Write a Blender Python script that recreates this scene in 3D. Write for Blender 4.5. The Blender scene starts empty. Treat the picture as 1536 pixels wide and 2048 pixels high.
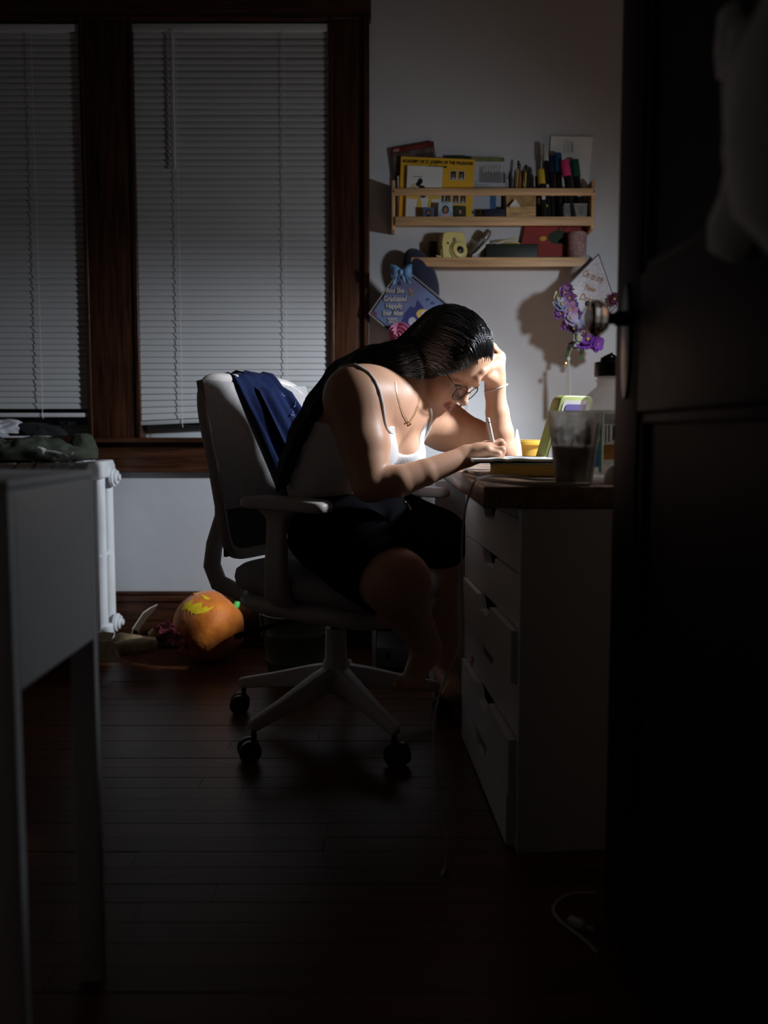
import bpy, bmesh, math, random
import numpy as np
from mathutils import Vector, Matrix, Euler
from mathutils.bvhtree import BVHTree
R = math.radians
random.seed(7)
rng = np.random.default_rng(7)
SC = bpy.context.scene
COL = SC.collection

# ------------------------------------------------------------------ camera
F, PITCH, YPP, HC = 1593.0, R(4.2), 982.0, 0.83      # focal length in px of a 1536x2048 frame
cd = bpy.data.cameras.new('camera')
cd.sensor_width = 36.0
cd.lens = F * 36.0 / 2048
cd.shift_y = -(1024 - YPP) / 2048
cd.clip_start = 0.02
cd.dof.use_dof = True
cd.dof.focus_distance = 2.15
cd.dof.aperture_fstop = 2.0
cam = bpy.data.objects.new('camera', cd)
COL.objects.link(cam)
cam.location = (0, 0, HC)
cam.rotation_euler = (math.pi / 2 - PITCH, 0, 0)
SC.camera = cam

# ------------------------------------------------------------------ world, exposure
w = bpy.data.worlds.new('night'); SC.world = w
w.use_nodes = True
w.node_tree.nodes['Background'].inputs[0].default_value = (0.35, 0.45, 0.7, 1)
w.node_tree.nodes['Background'].inputs[1].default_value = 0.0004
SC.view_settings.view_transform = 'Standard'
SC.view_settings.look = 'None'
SC.view_settings.gamma = 1.0
SC.view_settings.use_curve_mapping = False
SC.view_settings.exposure = 0.0
SC.cycles.max_bounces = 8
SC.cycles.diffuse_bounces = 5
SC.cycles.transmission_bounces = 8
SC.cycles.transparent_max_bounces = 12
SC.cycles.caustics_reflective = False
SC.cycles.caustics_refractive = False
SC.cycles.sample_clamp_indirect = 3.0

# the lamp that stands beyond the desk, behind the open door, is the only light
# (its body is built with the desk; the light is a shaded bulb throwing a soft-edged cone)
LAMP = Vector((1.05, 2.09, 1.40))
LAMP_AIM = Vector((-math.cos(.59) * math.cos(.42), math.cos(.59) * math.sin(.42), -math.sin(.59))).normalized()
LAMP_W = 128.0                    # main cone under the shade
LAMP_W2 = 17.5                    # weak wide glow past the shade's rim
LAMP_COL = (0.89, 0.965, 1.05)
LAMP_CONE, LAMP_CONE2 = 1.40, math.pi * .999

# ------------------------------------------------------------------ helpers
def P(px, py, Y):
    """The point at distance Y into the room that the photograph shows at pixel px, py."""
    u = (px - 768) / F; v = -(py - YPP) / F
    d = Vector((u, v * math.sin(PITCH) + math.cos(PITCH), v * math.cos(PITCH) - math.sin(PITCH)))
    return Vector((0, 0, HC)) + d * (Y / d.y)

def PF(px, py, z=0.0):
    """The point at height z that the photograph shows at pixel px, py."""
    a = P(px, py, 1.0); t = (z - HC) / (a.z - HC)
    return Vector((a.x * t, t, z))

WM = {}
def wm(o):
    return WM.get(o.name, Matrix.Identity(4)) if o else Matrix.Identity(4)

def thing(name, loc, label, cat, group=None, rz=0.0, kind=None):
    o = bpy.data.objects.new(name, None); COL.objects.link(o)
    o.empty_display_size = 0.05
    o.location = loc; o.rotation_euler = (0, 0, rz)
    WM[o.name] = Matrix.Translation(Vector(loc)) @ Matrix.Rotation(rz, 4, 'Z')
    return tag(o, label, cat, group, kind)

def tag(o, label=None, cat=None, group=None, kind=None):
    if label: o['label'] = label
    if cat: o['category'] = cat
    if group: o['group'] = group
    if kind: o['kind'] = kind
    return o

class G:
    """Collects shapes (in world space unless a matrix is given) and links them as one mesh object."""
    def __init__(s, M=None):
        s.v = []; s.f = []; s.M = M
    def add(s, vs, fs, M=None):
        n = len(s.v); M = M or s.M
        s.v += [(M @ Vector(p)) if M else Vector(p) for p in vs]
        s.f += [tuple(i + n for i in f) for f in fs]
        return s
    def box(s, c, d, M=None, rot=None):
        x, y, z = d[0] / 2, d[1] / 2, d[2] / 2
        vs = [Vector(q) for q in ((-x,-y,-z),(x,-y,-z),(x,y,-z),(-x,y,-z),(-x,-y,z),(x,-y,z),(x,y,z),(-x,y,z))]
        if rot is not None:
            rm = rot if isinstance(rot, Matrix) else Euler(rot).to_matrix()
            vs = [rm @ q for q in vs]
        c = Vector(c)
        return s.add([c + q for q in vs], [(0,3,2,1),(4,5,6,7),(0,1,5,4),(1,2,6,5),(2,3,7,6),(3,0,4,7)], M)
    def box2(s, a, b, M=None):
        return s.box([(a[i] + b[i]) / 2 for i in range(3)], [abs(b[i] - a[i]) for i in range(3)], M)
    def tube(s, pts, r, n=8, flat=1.0, side=None, M=None, closed=False):
        pts = [Vector(p) for p in pts]; m = len(pts)
        rs = r if isinstance(r, (list, tuple)) else [r] * m
        vs = []; fs = []; up = None
        for i, p in enumerate(pts):
            if closed: t = pts[(i + 1) % m] - pts[i - 1]
            else: t = pts[min(i + 1, m - 1)] - pts[max(i - 1, 0)]
            if t.length < 1e-9: t = Vector((0, 0, 1))
            t.normalize()
            if side is not None: a = Vector(side)
            elif up is None: a = Vector((0, 0, 1)) if abs(t.z) < 0.9 else Vector((1, 0, 0))
            else: a = up
            a = a - t * a.dot(t)
            if a.length < 1e-6: a = t.orthogonal()
            a.normalize(); up = a; b = t.cross(a)
            for k in range(n):
                an = 2 * math.pi * k / n
                vs.append(p + a * math.cos(an) * rs[i] + b * math.sin(an) * rs[i] * flat)
        q = m if closed else m - 1
        for i in range(q):
            j = (i + 1) % m
            for k in range(n):
                fs.append((i*n + k, i*n + (k+1) % n, j*n + (k+1) % n, j*n + k))
        if not closed:
            fs.append(tuple(range(n - 1, -1, -1))); fs.append(tuple((m-1)*n + k for k in range(n)))
        return s.add(vs, fs, M)
    def lathe(s, prof, n=24, M=None, c=(0, 0, 0), axis=None, cap=True):
        c = Vector(c); rm = Matrix.Identity(3)
        if axis is not None: rm = Vector((0, 0, 1)).rotation_difference(Vector(axis)).to_matrix()
        vs = []; fs = []
        for r_, z in prof:
            for k in range(n):
                an = 2 * math.pi * k / n
                vs.append(c + rm @ Vector((r_ * math.cos(an), r_ * math.sin(an), z)))
        for i in range(len(prof) - 1):
            for k in range(n):
                fs.append((i*n + k, i*n + (k+1) % n, (i+1)*n + (k+1) % n, (i+1)*n + k))
        if cap:
            fs.append(tuple(range(n - 1, -1, -1))); fs.append(tuple((len(prof)-1)*n + k for k in range(n)))
        return s.add(vs, fs, M)
    def prism(s, poly, off, M=None):
        poly = [Vector(p) for p in poly]; off = Vector(off); n = len(poly)
        vs = poly + [p + off for p in poly]
        fs = [tuple(range(n - 1, -1, -1)), tuple(range(n, 2*n))] + [(i, (i+1) % n, n + (i+1) % n, n + i) for i in range(n)]
        return s.add(vs, fs, M)
    def ell(s, c, r, nu=14, nv=9, rot=None, M=None):
        c = Vector(c); r = (r, r, r) if not isinstance(r, (tuple, list)) else r
        rm = rot if isinstance(rot, Matrix) else (Euler(rot).to_matrix() if rot else Matrix.Identity(3))
        vs = [c + rm @ Vector((0, 0, -r[2]))]; fs = []
        for j in range(1, nv):
            ph = math.pi * (j / nv - 0.5)
            for k in range(nu):
                an = 2 * math.pi * k / nu
                vs.append(c + rm @ Vector((r[0]*math.cos(ph)*math.cos(an), r[1]*math.cos(ph)*math.sin(an), r[2]*math.sin(ph))))
        vs.append(c + rm @ Vector((0, 0, r[2])))
        for k in range(nu):
            fs.append((0, 1 + (k+1) % nu, 1 + k))
            fs.append((len(vs)-1, len(vs)-1-nu + k, len(vs)-1-nu + (k+1) % nu))
        for j in range(nv - 2):
            for k in range(nu):
                a = 1 + j*nu + k; b = 1 + j*nu + (k+1) % nu
                fs.append((a, b, b + nu, a + nu))
        return s.add(vs, fs, M)
    def sheet(s, fn, nu, nv, th=0.0, M=None):
        """A sheet fn(u, v) -> point, u and v in 0..1, given thickness th."""
        g = [[Vector(fn(i / nu, j / nv)) for j in range(nv + 1)] for i in range(nu + 1)]
        top = []; bot = []
        for i in range(nu + 1):
            for j in range(nv + 1):
                du = g[min(i+1, nu)][j] - g[max(i-1, 0)][j]; dv = g[i][min(j+1, nv)] - g[i][max(j-1, 0)]
                nn = du.cross(dv)
                if nn.length > 1e-12: nn.normalize()
                top.append(g[i][j] + nn * th / 2); bot.append(g[i][j] - nn * th / 2)
        n = len(top); W = nv + 1; fs = []
        for i in range(nu):
            for j in range(nv):
                a = i*W + j
                fs.append((a, a + W, a + W + 1, a + 1)); fs.append((n + a, n + a + 1, n + a + W + 1, n + a + W))
        ring = [i*W for i in range(nu + 1)] + [nu*W + j for j in range(1, nv + 1)] + [i*W + nv for i in range(nu - 1, -1, -1)] + [j for j in range(nv - 1, 0, -1)]
        for q in range(len(ring)):
            a, b = ring[q], ring[(q + 1) % len(ring)]
            fs.append((a, b, n + b, n + a))
        return s.add(top + bot, fs, M)
    def build(s, name, mat, parent=None, smooth=False, bevel=0.0, seg=2, base=None, sub=0, local=False, sharp=None):
        me = bpy.data.meshes.new(name)
        o = bpy.data.objects.new(name, me); COL.objects.link(o)
        vs = s.v
        if parent is not None:
            o.parent = parent
            if not local:
                inv = wm(parent).inverted(); vs = [inv @ p for p in vs]
            WM[o.name] = wm(parent).copy()
        else:
            if base is None:
                xs = [p.x for p in vs]; ys = [p.y for p in vs]; zs = [p.z for p in vs]
                base = ((min(xs) + max(xs)) / 2, (min(ys) + max(ys)) / 2, min(zs))
            b = Vector(base); vs = [p - b for p in vs]; o.location = b
            WM[o.name] = Matrix.Translation(b)
        me.from_pydata([tuple(p) for p in vs], [], s.f)
        bm = bmesh.new(); bm.from_mesh(me)
        bmesh.ops.recalc_face_normals(bm, faces=bm.faces)
        if bevel > 0:
            ed = [e for e in bm.edges if len(e.link_faces) == 2 and e.calc_face_angle(0) > R(30)]
            bmesh.ops.bevel(bm, geom=ed, offset=bevel, segments=seg, profile=0.5, affect='EDGES', clamp_overlap=True)
        bm.to_mesh(me); bm.free()
        if smooth or bevel > 0:
            me.polygons.foreach_set('use_smooth', [True] * len(me.polygons))
            me.set_sharp_from_angle(angle=R(sharp if sharp else (40 if bevel == 0 else 60)))
        if sub:
            md = o.modifiers.new('subdivision', 'SUBSURF'); md.levels = sub; md.render_levels = sub
        if mat is not None: me.materials.append(mat)
        return o

def dup(o, parent=None, loc=None):
    c = o.copy(); COL.objects.link(c)
    if parent is not None: c.parent = parent
    if loc is not None: c.location = loc
    WM[c.name] = wm(parent).copy() if parent else wm(o).copy()
    return c

def dup_tree(root, loc, rz=0.0):
    r = root.copy(); COL.objects.link(r); r.location = loc; r.rotation_euler = (0, 0, rz)
    WM[r.name] = Matrix.Translation(Vector(loc)) @ Matrix.Rotation(rz, 4, 'Z')
    for ch in [c for c in root.children]:
        c = dup(ch, r)
        for g in ch.children: dup(g, c)
    return r

# ------------------------------------------------------------------ materials
MATS = {}
def M(name, col, rough=0.6, metal=0.0, var=0.0, scale=12.0, bump=0.0, bscale=60.0, spec=0.5, trans=0.0, ior=1.45, sss=0.0,
      stretch=None, col2=None, sheen=0.0, coat=0.0, alpha=1.0, objrand=0.0, attr=None, emit=0.0, gen='Object'):
    if name in MATS: return MATS[name]
    m = bpy.data.materials.new(name); m.use_nodes = True
    nt = m.node_tree; N = nt.nodes; L = nt.links; b = N['Principled BSDF']
    b.inputs['Roughness'].default_value = rough; b.inputs['Metallic'].default_value = metal
    b.inputs['Specular IOR Level'].default_value = spec; b.inputs['IOR'].default_value = ior
    b.inputs['Transmission Weight'].default_value = trans; b.inputs['Alpha'].default_value = alpha
    b.inputs['Coat Weight'].default_value = coat; b.inputs['Sheen Weight'].default_value = sheen
    if sss:
        b.inputs['Subsurface Weight'].default_value = sss
        b.inputs['Subsurface Radius'].default_value = (1.0, 0.35, 0.2); b.inputs['Subsurface Scale'].default_value = 0.006
    c4 = (*col, 1); b.inputs['Base Color'].default_value = c4
    tc = N.new('ShaderNodeTexCoord'); mp = N.new('ShaderNodeMapping'); L.new(tc.outputs[gen], mp.inputs[0])
    if gen == 'World':
        pass
    if stretch: mp.inputs['Scale'].default_value = stretch
    out = None
    if var or col2:
        nz = N.new('ShaderNodeTexNoise'); nz.inputs['Scale'].default_value = scale; nz.inputs['Detail'].default_value = 5
        L.new(mp.outputs[0], nz.inputs['Vector'])
        rp = N.new('ShaderNodeValToRGB'); L.new(nz.outputs['Fac'], rp.inputs[0])
        rp.color_ramp.elements[0].position = 0.32; rp.color_ramp.elements[1].position = 0.68
        a = tuple(max(0, x * (1 - var)) for x in col); c2 = col2 if col2 else tuple(min(1, x * (1 + var)) for x in col)
        rp.color_ramp.elements[0].color = (*a, 1); rp.color_ramp.elements[1].color = (*c2, 1)
        out = rp.outputs[0]
    if attr:
        at = N.new('ShaderNodeAttribute'); at.attribute_name = attr
        if out is None: out = at.outputs['Color']
        else:
            mx = N.new('ShaderNodeMix'); mx.data_type = 'RGBA'; mx.blend_type = 'MULTIPLY'; mx.inputs[0].default_value = 1
            L.new(out, mx.inputs[6]); L.new(at.outputs['Color'], mx.inputs[7]); out = mx.outputs[2]
    if objrand:
        oi = N.new('ShaderNodeObjectInfo'); hs = N.new('ShaderNodeHueSaturation')
        mr = N.new('ShaderNodeMapRange'); mr.inputs[3].default_value = 1 - objrand; mr.inputs[4].default_value = 1 + objrand
        L.new(oi.outputs['Random'], mr.inputs[0]); L.new(mr.outputs[0], hs.inputs['Value'])
        if out is not None: L.new(out, hs.inputs['Color'])
        else: hs.inputs['Color'].default_value = c4
        out = hs.outputs[0]
    if out is not None: L.new(out, b.inputs['Base Color'])
    if bump:
        n2 = N.new('ShaderNodeTexNoise'); n2.inputs['Scale'].default_value = bscale; n2.inputs['Detail'].default_value = 4
        L.new(mp.outputs[0], n2.inputs['Vector'])
        bp = N.new('ShaderNodeBump'); bp.inputs['Strength'].default_value = bump; bp.inputs['Distance'].default_value = 0.004
        L.new(n2.outputs['Fac'], bp.inputs['Height']); L.new(bp.outputs[0], b.inputs['Normal'])
    if emit:
        b.inputs['Emission Color'].default_value = c4; b.inputs['Emission Strength'].default_value = emit
    MATS[name] = m
    return m

def MTL(name, col, alpha=.5, var=.2, scale=30.0, rough=.3):
    """Thin milky plastic or printed film: lets light through softly."""
    if name in MATS: return MATS[name]
    m = bpy.data.materials.new(name); m.use_nodes = True
    nt = m.node_tree; N = nt.nodes; L = nt.links
    N.remove(N['Principled BSDF']); out = N['Material Output']
    tr = N.new('ShaderNodeBsdfTransparent'); tl_ = N.new('ShaderNodeBsdfTranslucent'); df = N.new('ShaderNodeBsdfDiffuse'); gl_ = N.new('ShaderNodeBsdfGlossy')
    tc = N.new('ShaderNodeTexCoord'); nz = N.new('ShaderNodeTexNoise'); nz.inputs['Scale'].default_value = scale; nz.inputs['Detail'].default_value = 4
    L.new(tc.outputs['Object'], nz.inputs['Vector'])
    rp = N.new('ShaderNodeValToRGB'); L.new(nz.outputs['Fac'], rp.inputs[0])
    rp.color_ramp.elements[0].position = .35; rp.color_ramp.elements[1].position = .65
    rp.color_ramp.elements[0].color = (*[c * (1 - var) for c in col], 1); rp.color_ramp.elements[1].color = (*[min(1, c * (1 + var)) for c in col], 1)
    for b in (tl_, df): L.new(rp.outputs[0], b.inputs['Color'])
    gl_.inputs['Roughness'].default_value = rough
    m1 = N.new('ShaderNodeMixShader'); m1.inputs[0].default_value = .4; L.new(tl_.outputs[0], m1.inputs[1]); L.new(df.outputs[0], m1.inputs[2])
    m2 = N.new('ShaderNodeMixShader'); m2.inputs[0].default_value = alpha; L.new(tr.outputs[0], m2.inputs[1]); L.new(m1.outputs[0], m2.inputs[2])
    m3 = N.new('ShaderNodeMixShader'); m3.inputs[0].default_value = .05; L.new(m2.outputs[0], m3.inputs[1]); L.new(gl_.outputs[0], m3.inputs[2])
    L.new(m3.outputs[0], out.inputs['Surface'])
    MATS[name] = m; return m

m_wall2 = M('wall_paint_far', (0.66, 0.57, 0.48), 0.8)
m_wall = M('wall_paint', (0.60, 0.61, 0.635), 0.55, bump=0.35, bscale=14, var=0.03, scale=3)
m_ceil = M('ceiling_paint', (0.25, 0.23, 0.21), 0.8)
m_trim = M('dark_stained_oak', (0.040, 0.0135, 0.0055), 0.38, var=0.55, scale=9, stretch=(9, 9, 0.6), bump=0.25, bscale=30, col2=(0.082, 0.029, 0.012))
m_trimh = M('dark_stained_oak_level', (0.040, 0.0135, 0.0055), 0.38, var=0.55, scale=9, stretch=(0.6, 9, 9), bump=0.25, bscale=30, col2=(0.082, 0.029, 0.012))
m_plank = M('floor_board_varnish', (0.125, 0.040, 0.015), 0.32, spec=.35, var=0.45, scale=7, stretch=(0.9, 14, 3), bump=0.10, bscale=22, objrand=0.22)
m_blind = M('blind_white', (0.62, 0.625, 0.64), 0.45)
m_cord = M('cord_white', (0.62, 0.62, 0.62), 0.7)
m_sash = M('sash_white', (0.72, 0.74, 0.78), 0.4, var=0.04)
m_glass = M('window_glass', (0.9, 0.95, 1.0), 0.02, trans=1.0, ior=1.45)
m_white = M('white_lacquer', (0.72, 0.72, 0.715), 0.35, var=0.03, scale=4)
m_rad = M('radiator_enamel', (0.74, 0.75, 0.77), 0.36, bump=0.3, bscale=40, var=0.05)
m_pine = M('pine', (0.60, 0.37, 0.19), 0.5, var=0.25, scale=6, stretch=(0.8, 10, 16), bump=0.1, bscale=30)
m_pinev = M('pine_upright', (0.60, 0.37, 0.19), 0.5, var=0.25, scale=6, stretch=(10, 10, 0.8), bump=0.1)
m_desk = M('worktop_walnut', (0.33, 0.20, 0.12), 0.38, var=0.35, scale=6, stretch=(10, 0.8, 10), bump=0.08)
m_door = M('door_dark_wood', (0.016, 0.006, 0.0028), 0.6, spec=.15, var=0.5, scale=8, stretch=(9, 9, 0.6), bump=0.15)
m_black = M('black_plastic', (0.012, 0.012, 0.013), 0.35)
m_gold = M('gold', (0.75, 0.52, 0.22), 0.28, metal=1.0)
m_steel = M('brushed_metal', (0.55, 0.54, 0.52), 0.25, metal=1.0)
# ------------------------------------------------------------------ lettering helper
def text(s, name, mat, origin, xdir, ydir, size, parent=None, shear=0.0, align='CENTER', ext=.0004, bold=0.0, spacing=1.0, width=None):
    """Flat lettering: origin is the middle of the baseline, xdir along the line, ydir up."""
    cu = bpy.data.curves.new(name, 'FONT'); cu.body = s; cu.size = size; cu.shear = shear; cu.align_x = align
    cu.extrude = ext; cu.offset = bold; cu.space_character = spacing; cu.resolution_u = 3
    t = bpy.data.objects.new(name + '_curve', cu); COL.objects.link(t)
    dg = bpy.context.evaluated_depsgraph_get()
    me = bpy.data.meshes.new_from_object(t.evaluated_get(dg))
    bpy.data.objects.remove(t)
    x = Vector(xdir).normalized(); y = Vector(ydir); y = (y - x * y.dot(x)).normalized(); z = x.cross(y)
    sx = 1.0
    if width and len(me.vertices):
        xs = [v.co.x for v in me.vertices]; sx = width / (max(xs) - min(xs))
    vs = [Vector(origin) + x * v.co.x * sx + y * v.co.y + z * v.co.z for v in me.vertices]
    fs = [tuple(p.vertices) for p in me.polygons]
    g = G(); g.add(vs, fs)
    return g.build(name, mat, parent)
# ------------------------------------------------------------------ the room
WY = 3.06                       # back wall
XL, XR, YF, ZC = -3.1, 1.64, 0.42, 2.62
def struct(o): o['kind'] = 'structure'; return o

fl = G().box2((XL, YF - 1.2, -0.04), (XR, WY, -0.013)).build('floor', M('subfloor', (0.02, 0.01, 0.006), 0.8)); struct(fl)
# floor boards, each a board of its own
unit = G().box((0.5, 0, -0.0065), (1, 1, 0.013)).build('plank', m_plank, fl, local=True, bevel=0)
pm = unit.data
bpy.data.objects.remove(unit)
PWD = 0.057
nrow = int((WY - 0.02 - 0.10) / PWD)
flb = Vector(fl.location)
for r_ in range(nrow + 1):
    y = 0.10 + PWD * (r_ + 0.5)
    if y > WY - 0.02: break
    x = -2.05 - random.uniform(0, 0.8)
    while x < 1.0:
        ln = random.uniform(0.55, 1.5)
        x0 = max(x, -2.05); x1 = min(x + ln, 1.05)
        x += ln
        if x1 - x0 < 0.05: continue
        if y < 0.45 and (x1 < -0.5 or x0 > 0.5): continue
        if x1 < -0.30 * y * 1.75 - 0.12 or x0 > 0.30 * y * 1.75 + 0.15: pass
        o = bpy.data.objects.new('plank', pm); COL.objects.link(o); o.parent = fl
        o.location = Vector((x0, y, random.uniform(-0.0006, 0.0004))) - flb
        o.scale = (x1 - x0 - 0.0012, PWD - 0.0018, 1)
        o.rotation_euler = (random.uniform(-0.003, 0.003), 0, 0)

struct(G().box2((XL - .1, YF - .1, ZC), (XR + .1, WY + .3, ZC + .08)).build('ceiling', m_ceil))
struct(G().box2((XL - .08, YF - .1, 0), (XL, WY + .2, ZC)).build("wall_left", m_wall2))
struct(G().box2((XR, YF - .1, 0), (XR + .08, WY + .2, ZC)).build('wall_right', m_wall2))
# wall with the doorway the picture is taken from
struct(G().box2((XL, YF - .1, 0), (-0.52, YF, ZC)).box2((0.46, YF - .1, 0), (XR, YF, ZC)).box2((-0.52, YF - .1, 2.08), (0.46, YF, ZC)).build('wall_front', m_wall2))

# back wall with two window openings
X1a, X1b = -1.98, P(178, 400, WY).x       # left window
X2a, X2b = P(268, 400, WY).x, P(662, 400, WY).x
ZS, ZH = P(300, 882, WY).z, P(300, 46, WY).z
wb = G()
TH = 0.14
wb.box2((XL, WY, 0), (XR, WY + TH, ZS)).box2((XL, WY, ZH), (XR, WY + TH, ZC))
wb.box2((XL, WY, ZS), (X1a, WY + TH, ZH)).box2((X1b, WY, ZS), (X2a, WY + TH, ZH)).box2((X2b, WY, ZS), (XR, WY + TH, ZH))
struct(wb.build('wall_back', m_wall))

CY = WY - 0.022                                       # face of the flat casing
def casing(name, x0, x1, z0, z1, band=None, inner=None):
    g = G().box2((x0, CY, z0), (x1, WY + 0.001, z1))
    if band == 'r': g.box2((x1 - 0.016, CY - 0.016, z0), (x1 + 0.006, WY + 0.001, z1))
    if inner:
        for s in inner:
            xx = x0 if s == 'l' else x1 - 0.016
            if not (s == 'r' and band == 'r'):
                g.box2((xx, CY - 0.007, z0), (xx + 0.016, CY + 0.001, z1))
    return struct(g.build(name, m_trim, bevel=0.003))
casing('trim_1', P(170, 400, WY).x, P(276, 400, WY).x, ZS + 0.012, ZH + .008, inner='lr')
casing('trim_2', P(660, 400, WY).x, P(736, 400, WY).x, ZS + 0.012, ZH + .008, band='r', inner='l')
g = G().box2((X1a - .06, CY, ZH - 0.004), (P(742, 30, WY).x, WY + .001, ZH + .13)).box2((X1a - .06, CY - .006, ZH), (P(742, 30, WY).x, CY + .001, ZH + .018))
g.box2((X1a - .07, CY - .02, ZH + .11), (P(746, 30, WY).x, CY + .001, ZH + .135))
struct(g.build('trim_3', m_trimh, bevel=0.003))
g = G().box2((X1a - .08, WY - 0.055, ZS - 0.006), (P(748, 880, WY).x, WY + .03, ZS + 0.013))
struct(g.build('trim_4', m_trimh, bevel=0.006, seg=3))          # window stool
za = P(300, 944, WY).z
g = G().box2((X1a - .06, CY, za), (P(738, 900, WY).x, WY + .001, ZS - .005)).box2((X1a - .06, CY - .012, za), (P(738, 900, WY).x, CY + .001, za + .02))
struct(g.build('trim_5', m_trimh, bevel=0.003))                 # apron under the stool
zb = P(300, 1184, WY - .02).z
g = G().box2((XL, CY, 0), (XR, WY + .001, zb - .035)).box2((XL, CY - .006, zb - .037), (XR, WY + .001, zb - .015)).box2((XL, CY + .008, zb - .016), (XR, WY + .001, zb))
g.box2((XL, CY - .02, 0), (XR, CY + .001, .02))
struct(g.build('baseboard_back', m_trimh, bevel=0.003))
struct(G().box2((XL, YF, 0), (XL + .02, CY - .02, zb)).build('baseboard_left', m_trimh, bevel=.003))

# windows: white sash frames, a pane in each half, night behind
def window(name, x0, x1):
    root = thing(name, ((x0 + x1) / 2, WY + .09, ZS), None, None, kind='structure')
    f = G(); y0, y1 = WY + 0.062, WY + 0.10
    wd = 0.05
    f.box2((x0, y0, ZS), (x0 + wd, y1, ZH)).box2((x1 - wd, y0, ZS), (x1, y1, ZH)).box2((x0, y0, ZH - wd), (x1, y1, ZH))
    f.box2((x0, y0 - .012, ZS), (x1, y1, ZS + .052)).box2((x0 + wd, y0 + .004, ZS + .052), (x1 - wd, y1, ZS + .062))
    zm = (ZS + ZH) / 2
    f.box2((x0, y0, zm - .02), (x1, y1, zm + .02))
    fr = f.build('window_frame', m_sash, root, bevel=.003)
    for a, b in ((ZS + .06, zm - .02), (zm + .02, ZH - wd)):
        G().box2((x0 + wd - .01, y0 + .014, a - .01), (x1 - wd + .01, y0 + .018, b + .01)).build('pane', m_glass, root)
    G().box2((x0 - .02, WY, ZS - .012), (x0 + .012, WY + .1, ZH)).box2((x1 - .012, WY, ZS - .012), (x1 + .02, WY + .1, ZH)).build('jamb', m_trim, root)
    return root
window('window_1', X1a, X1b)
window('window_2', X2a, X2b)

# ------------------------------------------------------------------ blinds, slat by slat
def slat_mesh(length, name='slat'):
    g = G(); n = 6; W = 0.0262; tilt = R(75); vs = []
    prof = []
    for k in range(n + 1):
        t = k / n - .5
        c = 0.0022 * (1 - (2*t)**2)
        a, b = t * W, c
        prof.append((a * math.cos(tilt) - b * math.sin(tilt), a * math.sin(tilt) + b * math.cos(tilt)))
    th = 0.0006
    for x in (0, length):
        for (y, z) in prof: vs.append((x, y, z))
        for (y, z) in prof: vs.append((x, y + th, z - th * .4))
    m = n + 1; q = 2 * m; fs = []
    for k in range(n):
        fs.append((k, k + 1, q + k + 1, q + k)); fs.append((m + k, q + m + k, q + m + k + 1, m + k + 1))
    fs += [(0, q, q + m, m), (n, m + n, q + m + n, q + n)]
    for e in (0, q):
        fs.append(tuple(e + k for k in range(m)) + tuple(e + m + k for k in range(m - 1, -1, -1)))
    g.add(vs, fs)
    return g
def blind(x0, x1, zt, zb_, label, nslat, tilt_l=0.0, wandpx=None, cordx=()):
    y = WY - 0.010
    root = thing('window_blind', ((x0 + x1) / 2, y, zb_), label, 'blind')
    G().box2((x0, y - .012, zt - .026), (x1, y + .014, zt)).build('headrail', m_blind, root, bevel=.002)
    L_ = x1 - x0
    first = None
    z0 = zt - .036; dz = (z0 - zb_ - .028) / (nslat - 1)
    for i in range(nslat):
        f_ = max(0.0, (i - (nslat - 6)) / 5.0) if tilt_l else 0
        if first is None:
            o = slat_mesh(L_).build('slat', m_blind, root, local=True, smooth=True); first = o
        else:
            o = dup(first, root)
        dzz = random.uniform(-.0006, .0006)
        o.location = Vector((x0 + random.uniform(-.001, .001), y, z0 - dz * i + dzz - tilt_l * .35 * f_ * L_)) - Vector(root.location)
        o.rotation_euler = (random.uniform(-.03, .03), -(tilt_l * f_) + random.uniform(-.0012, .0012), 0)
    M4 = Matrix.Translation((x0, y, zb_)) @ Matrix.Rotation(-tilt_l, 4, 'Y')
    G(M4).box((L_ / 2, 0, -.008 - tilt_l * .3 * 0), (L_, .024, .016)).build('bottom_rail', m_blind, root, bevel=.002)
    for cx in cordx:
        pts = []
        n = 90
        for k in range(n + 1):
            z = zt - .03 + (zb_ - .022 - zt + .03) * k / n
            pts.append((cx + .0016 * math.sin(k * 2.4), y - .0155 - .0012 * math.cos(k * 2.4), z))
        G().tube(pts, .0011, 5).build('ladder_cord', m_cord, root)
    if wandpx:
        a = P(wandpx[0], wandpx[1], y - .02); b = P(wandpx[2], wandpx[3], y - .02)
        wd = G().tube([a, a + (b - a) * .02, b - (b - a) * .02, b], [.0025, .0032, .0032, .0038], 6).tube([a + Vector((0, .014, .012)), a + Vector((0, .002, .012)), a], .002, 5)
        wd.build('tilt_wand', m_blind, root)
BY = WY - .010
blind(X1a + .01, P(181, 835, BY).x, P(300, 51, BY).z, P(120, 826, BY).z, 'white closed slat blind hanging in the left window above the radiator', 62,
      cordx=(P(88, 800, BY).x, -1.7))
blind(P(273, 700, BY).x, P(659, 400, BY).x, P(300, 50, BY).z, P(287, 843, BY).z, 'white closed slat blind with tilt wand and crooked bottom rail behind the chair', 62,
      tilt_l=R(2.6), wandpx=(345, 66, 350, 338), cordx=(P(366, 800, BY).x, P(573, 600, BY).x))

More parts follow.
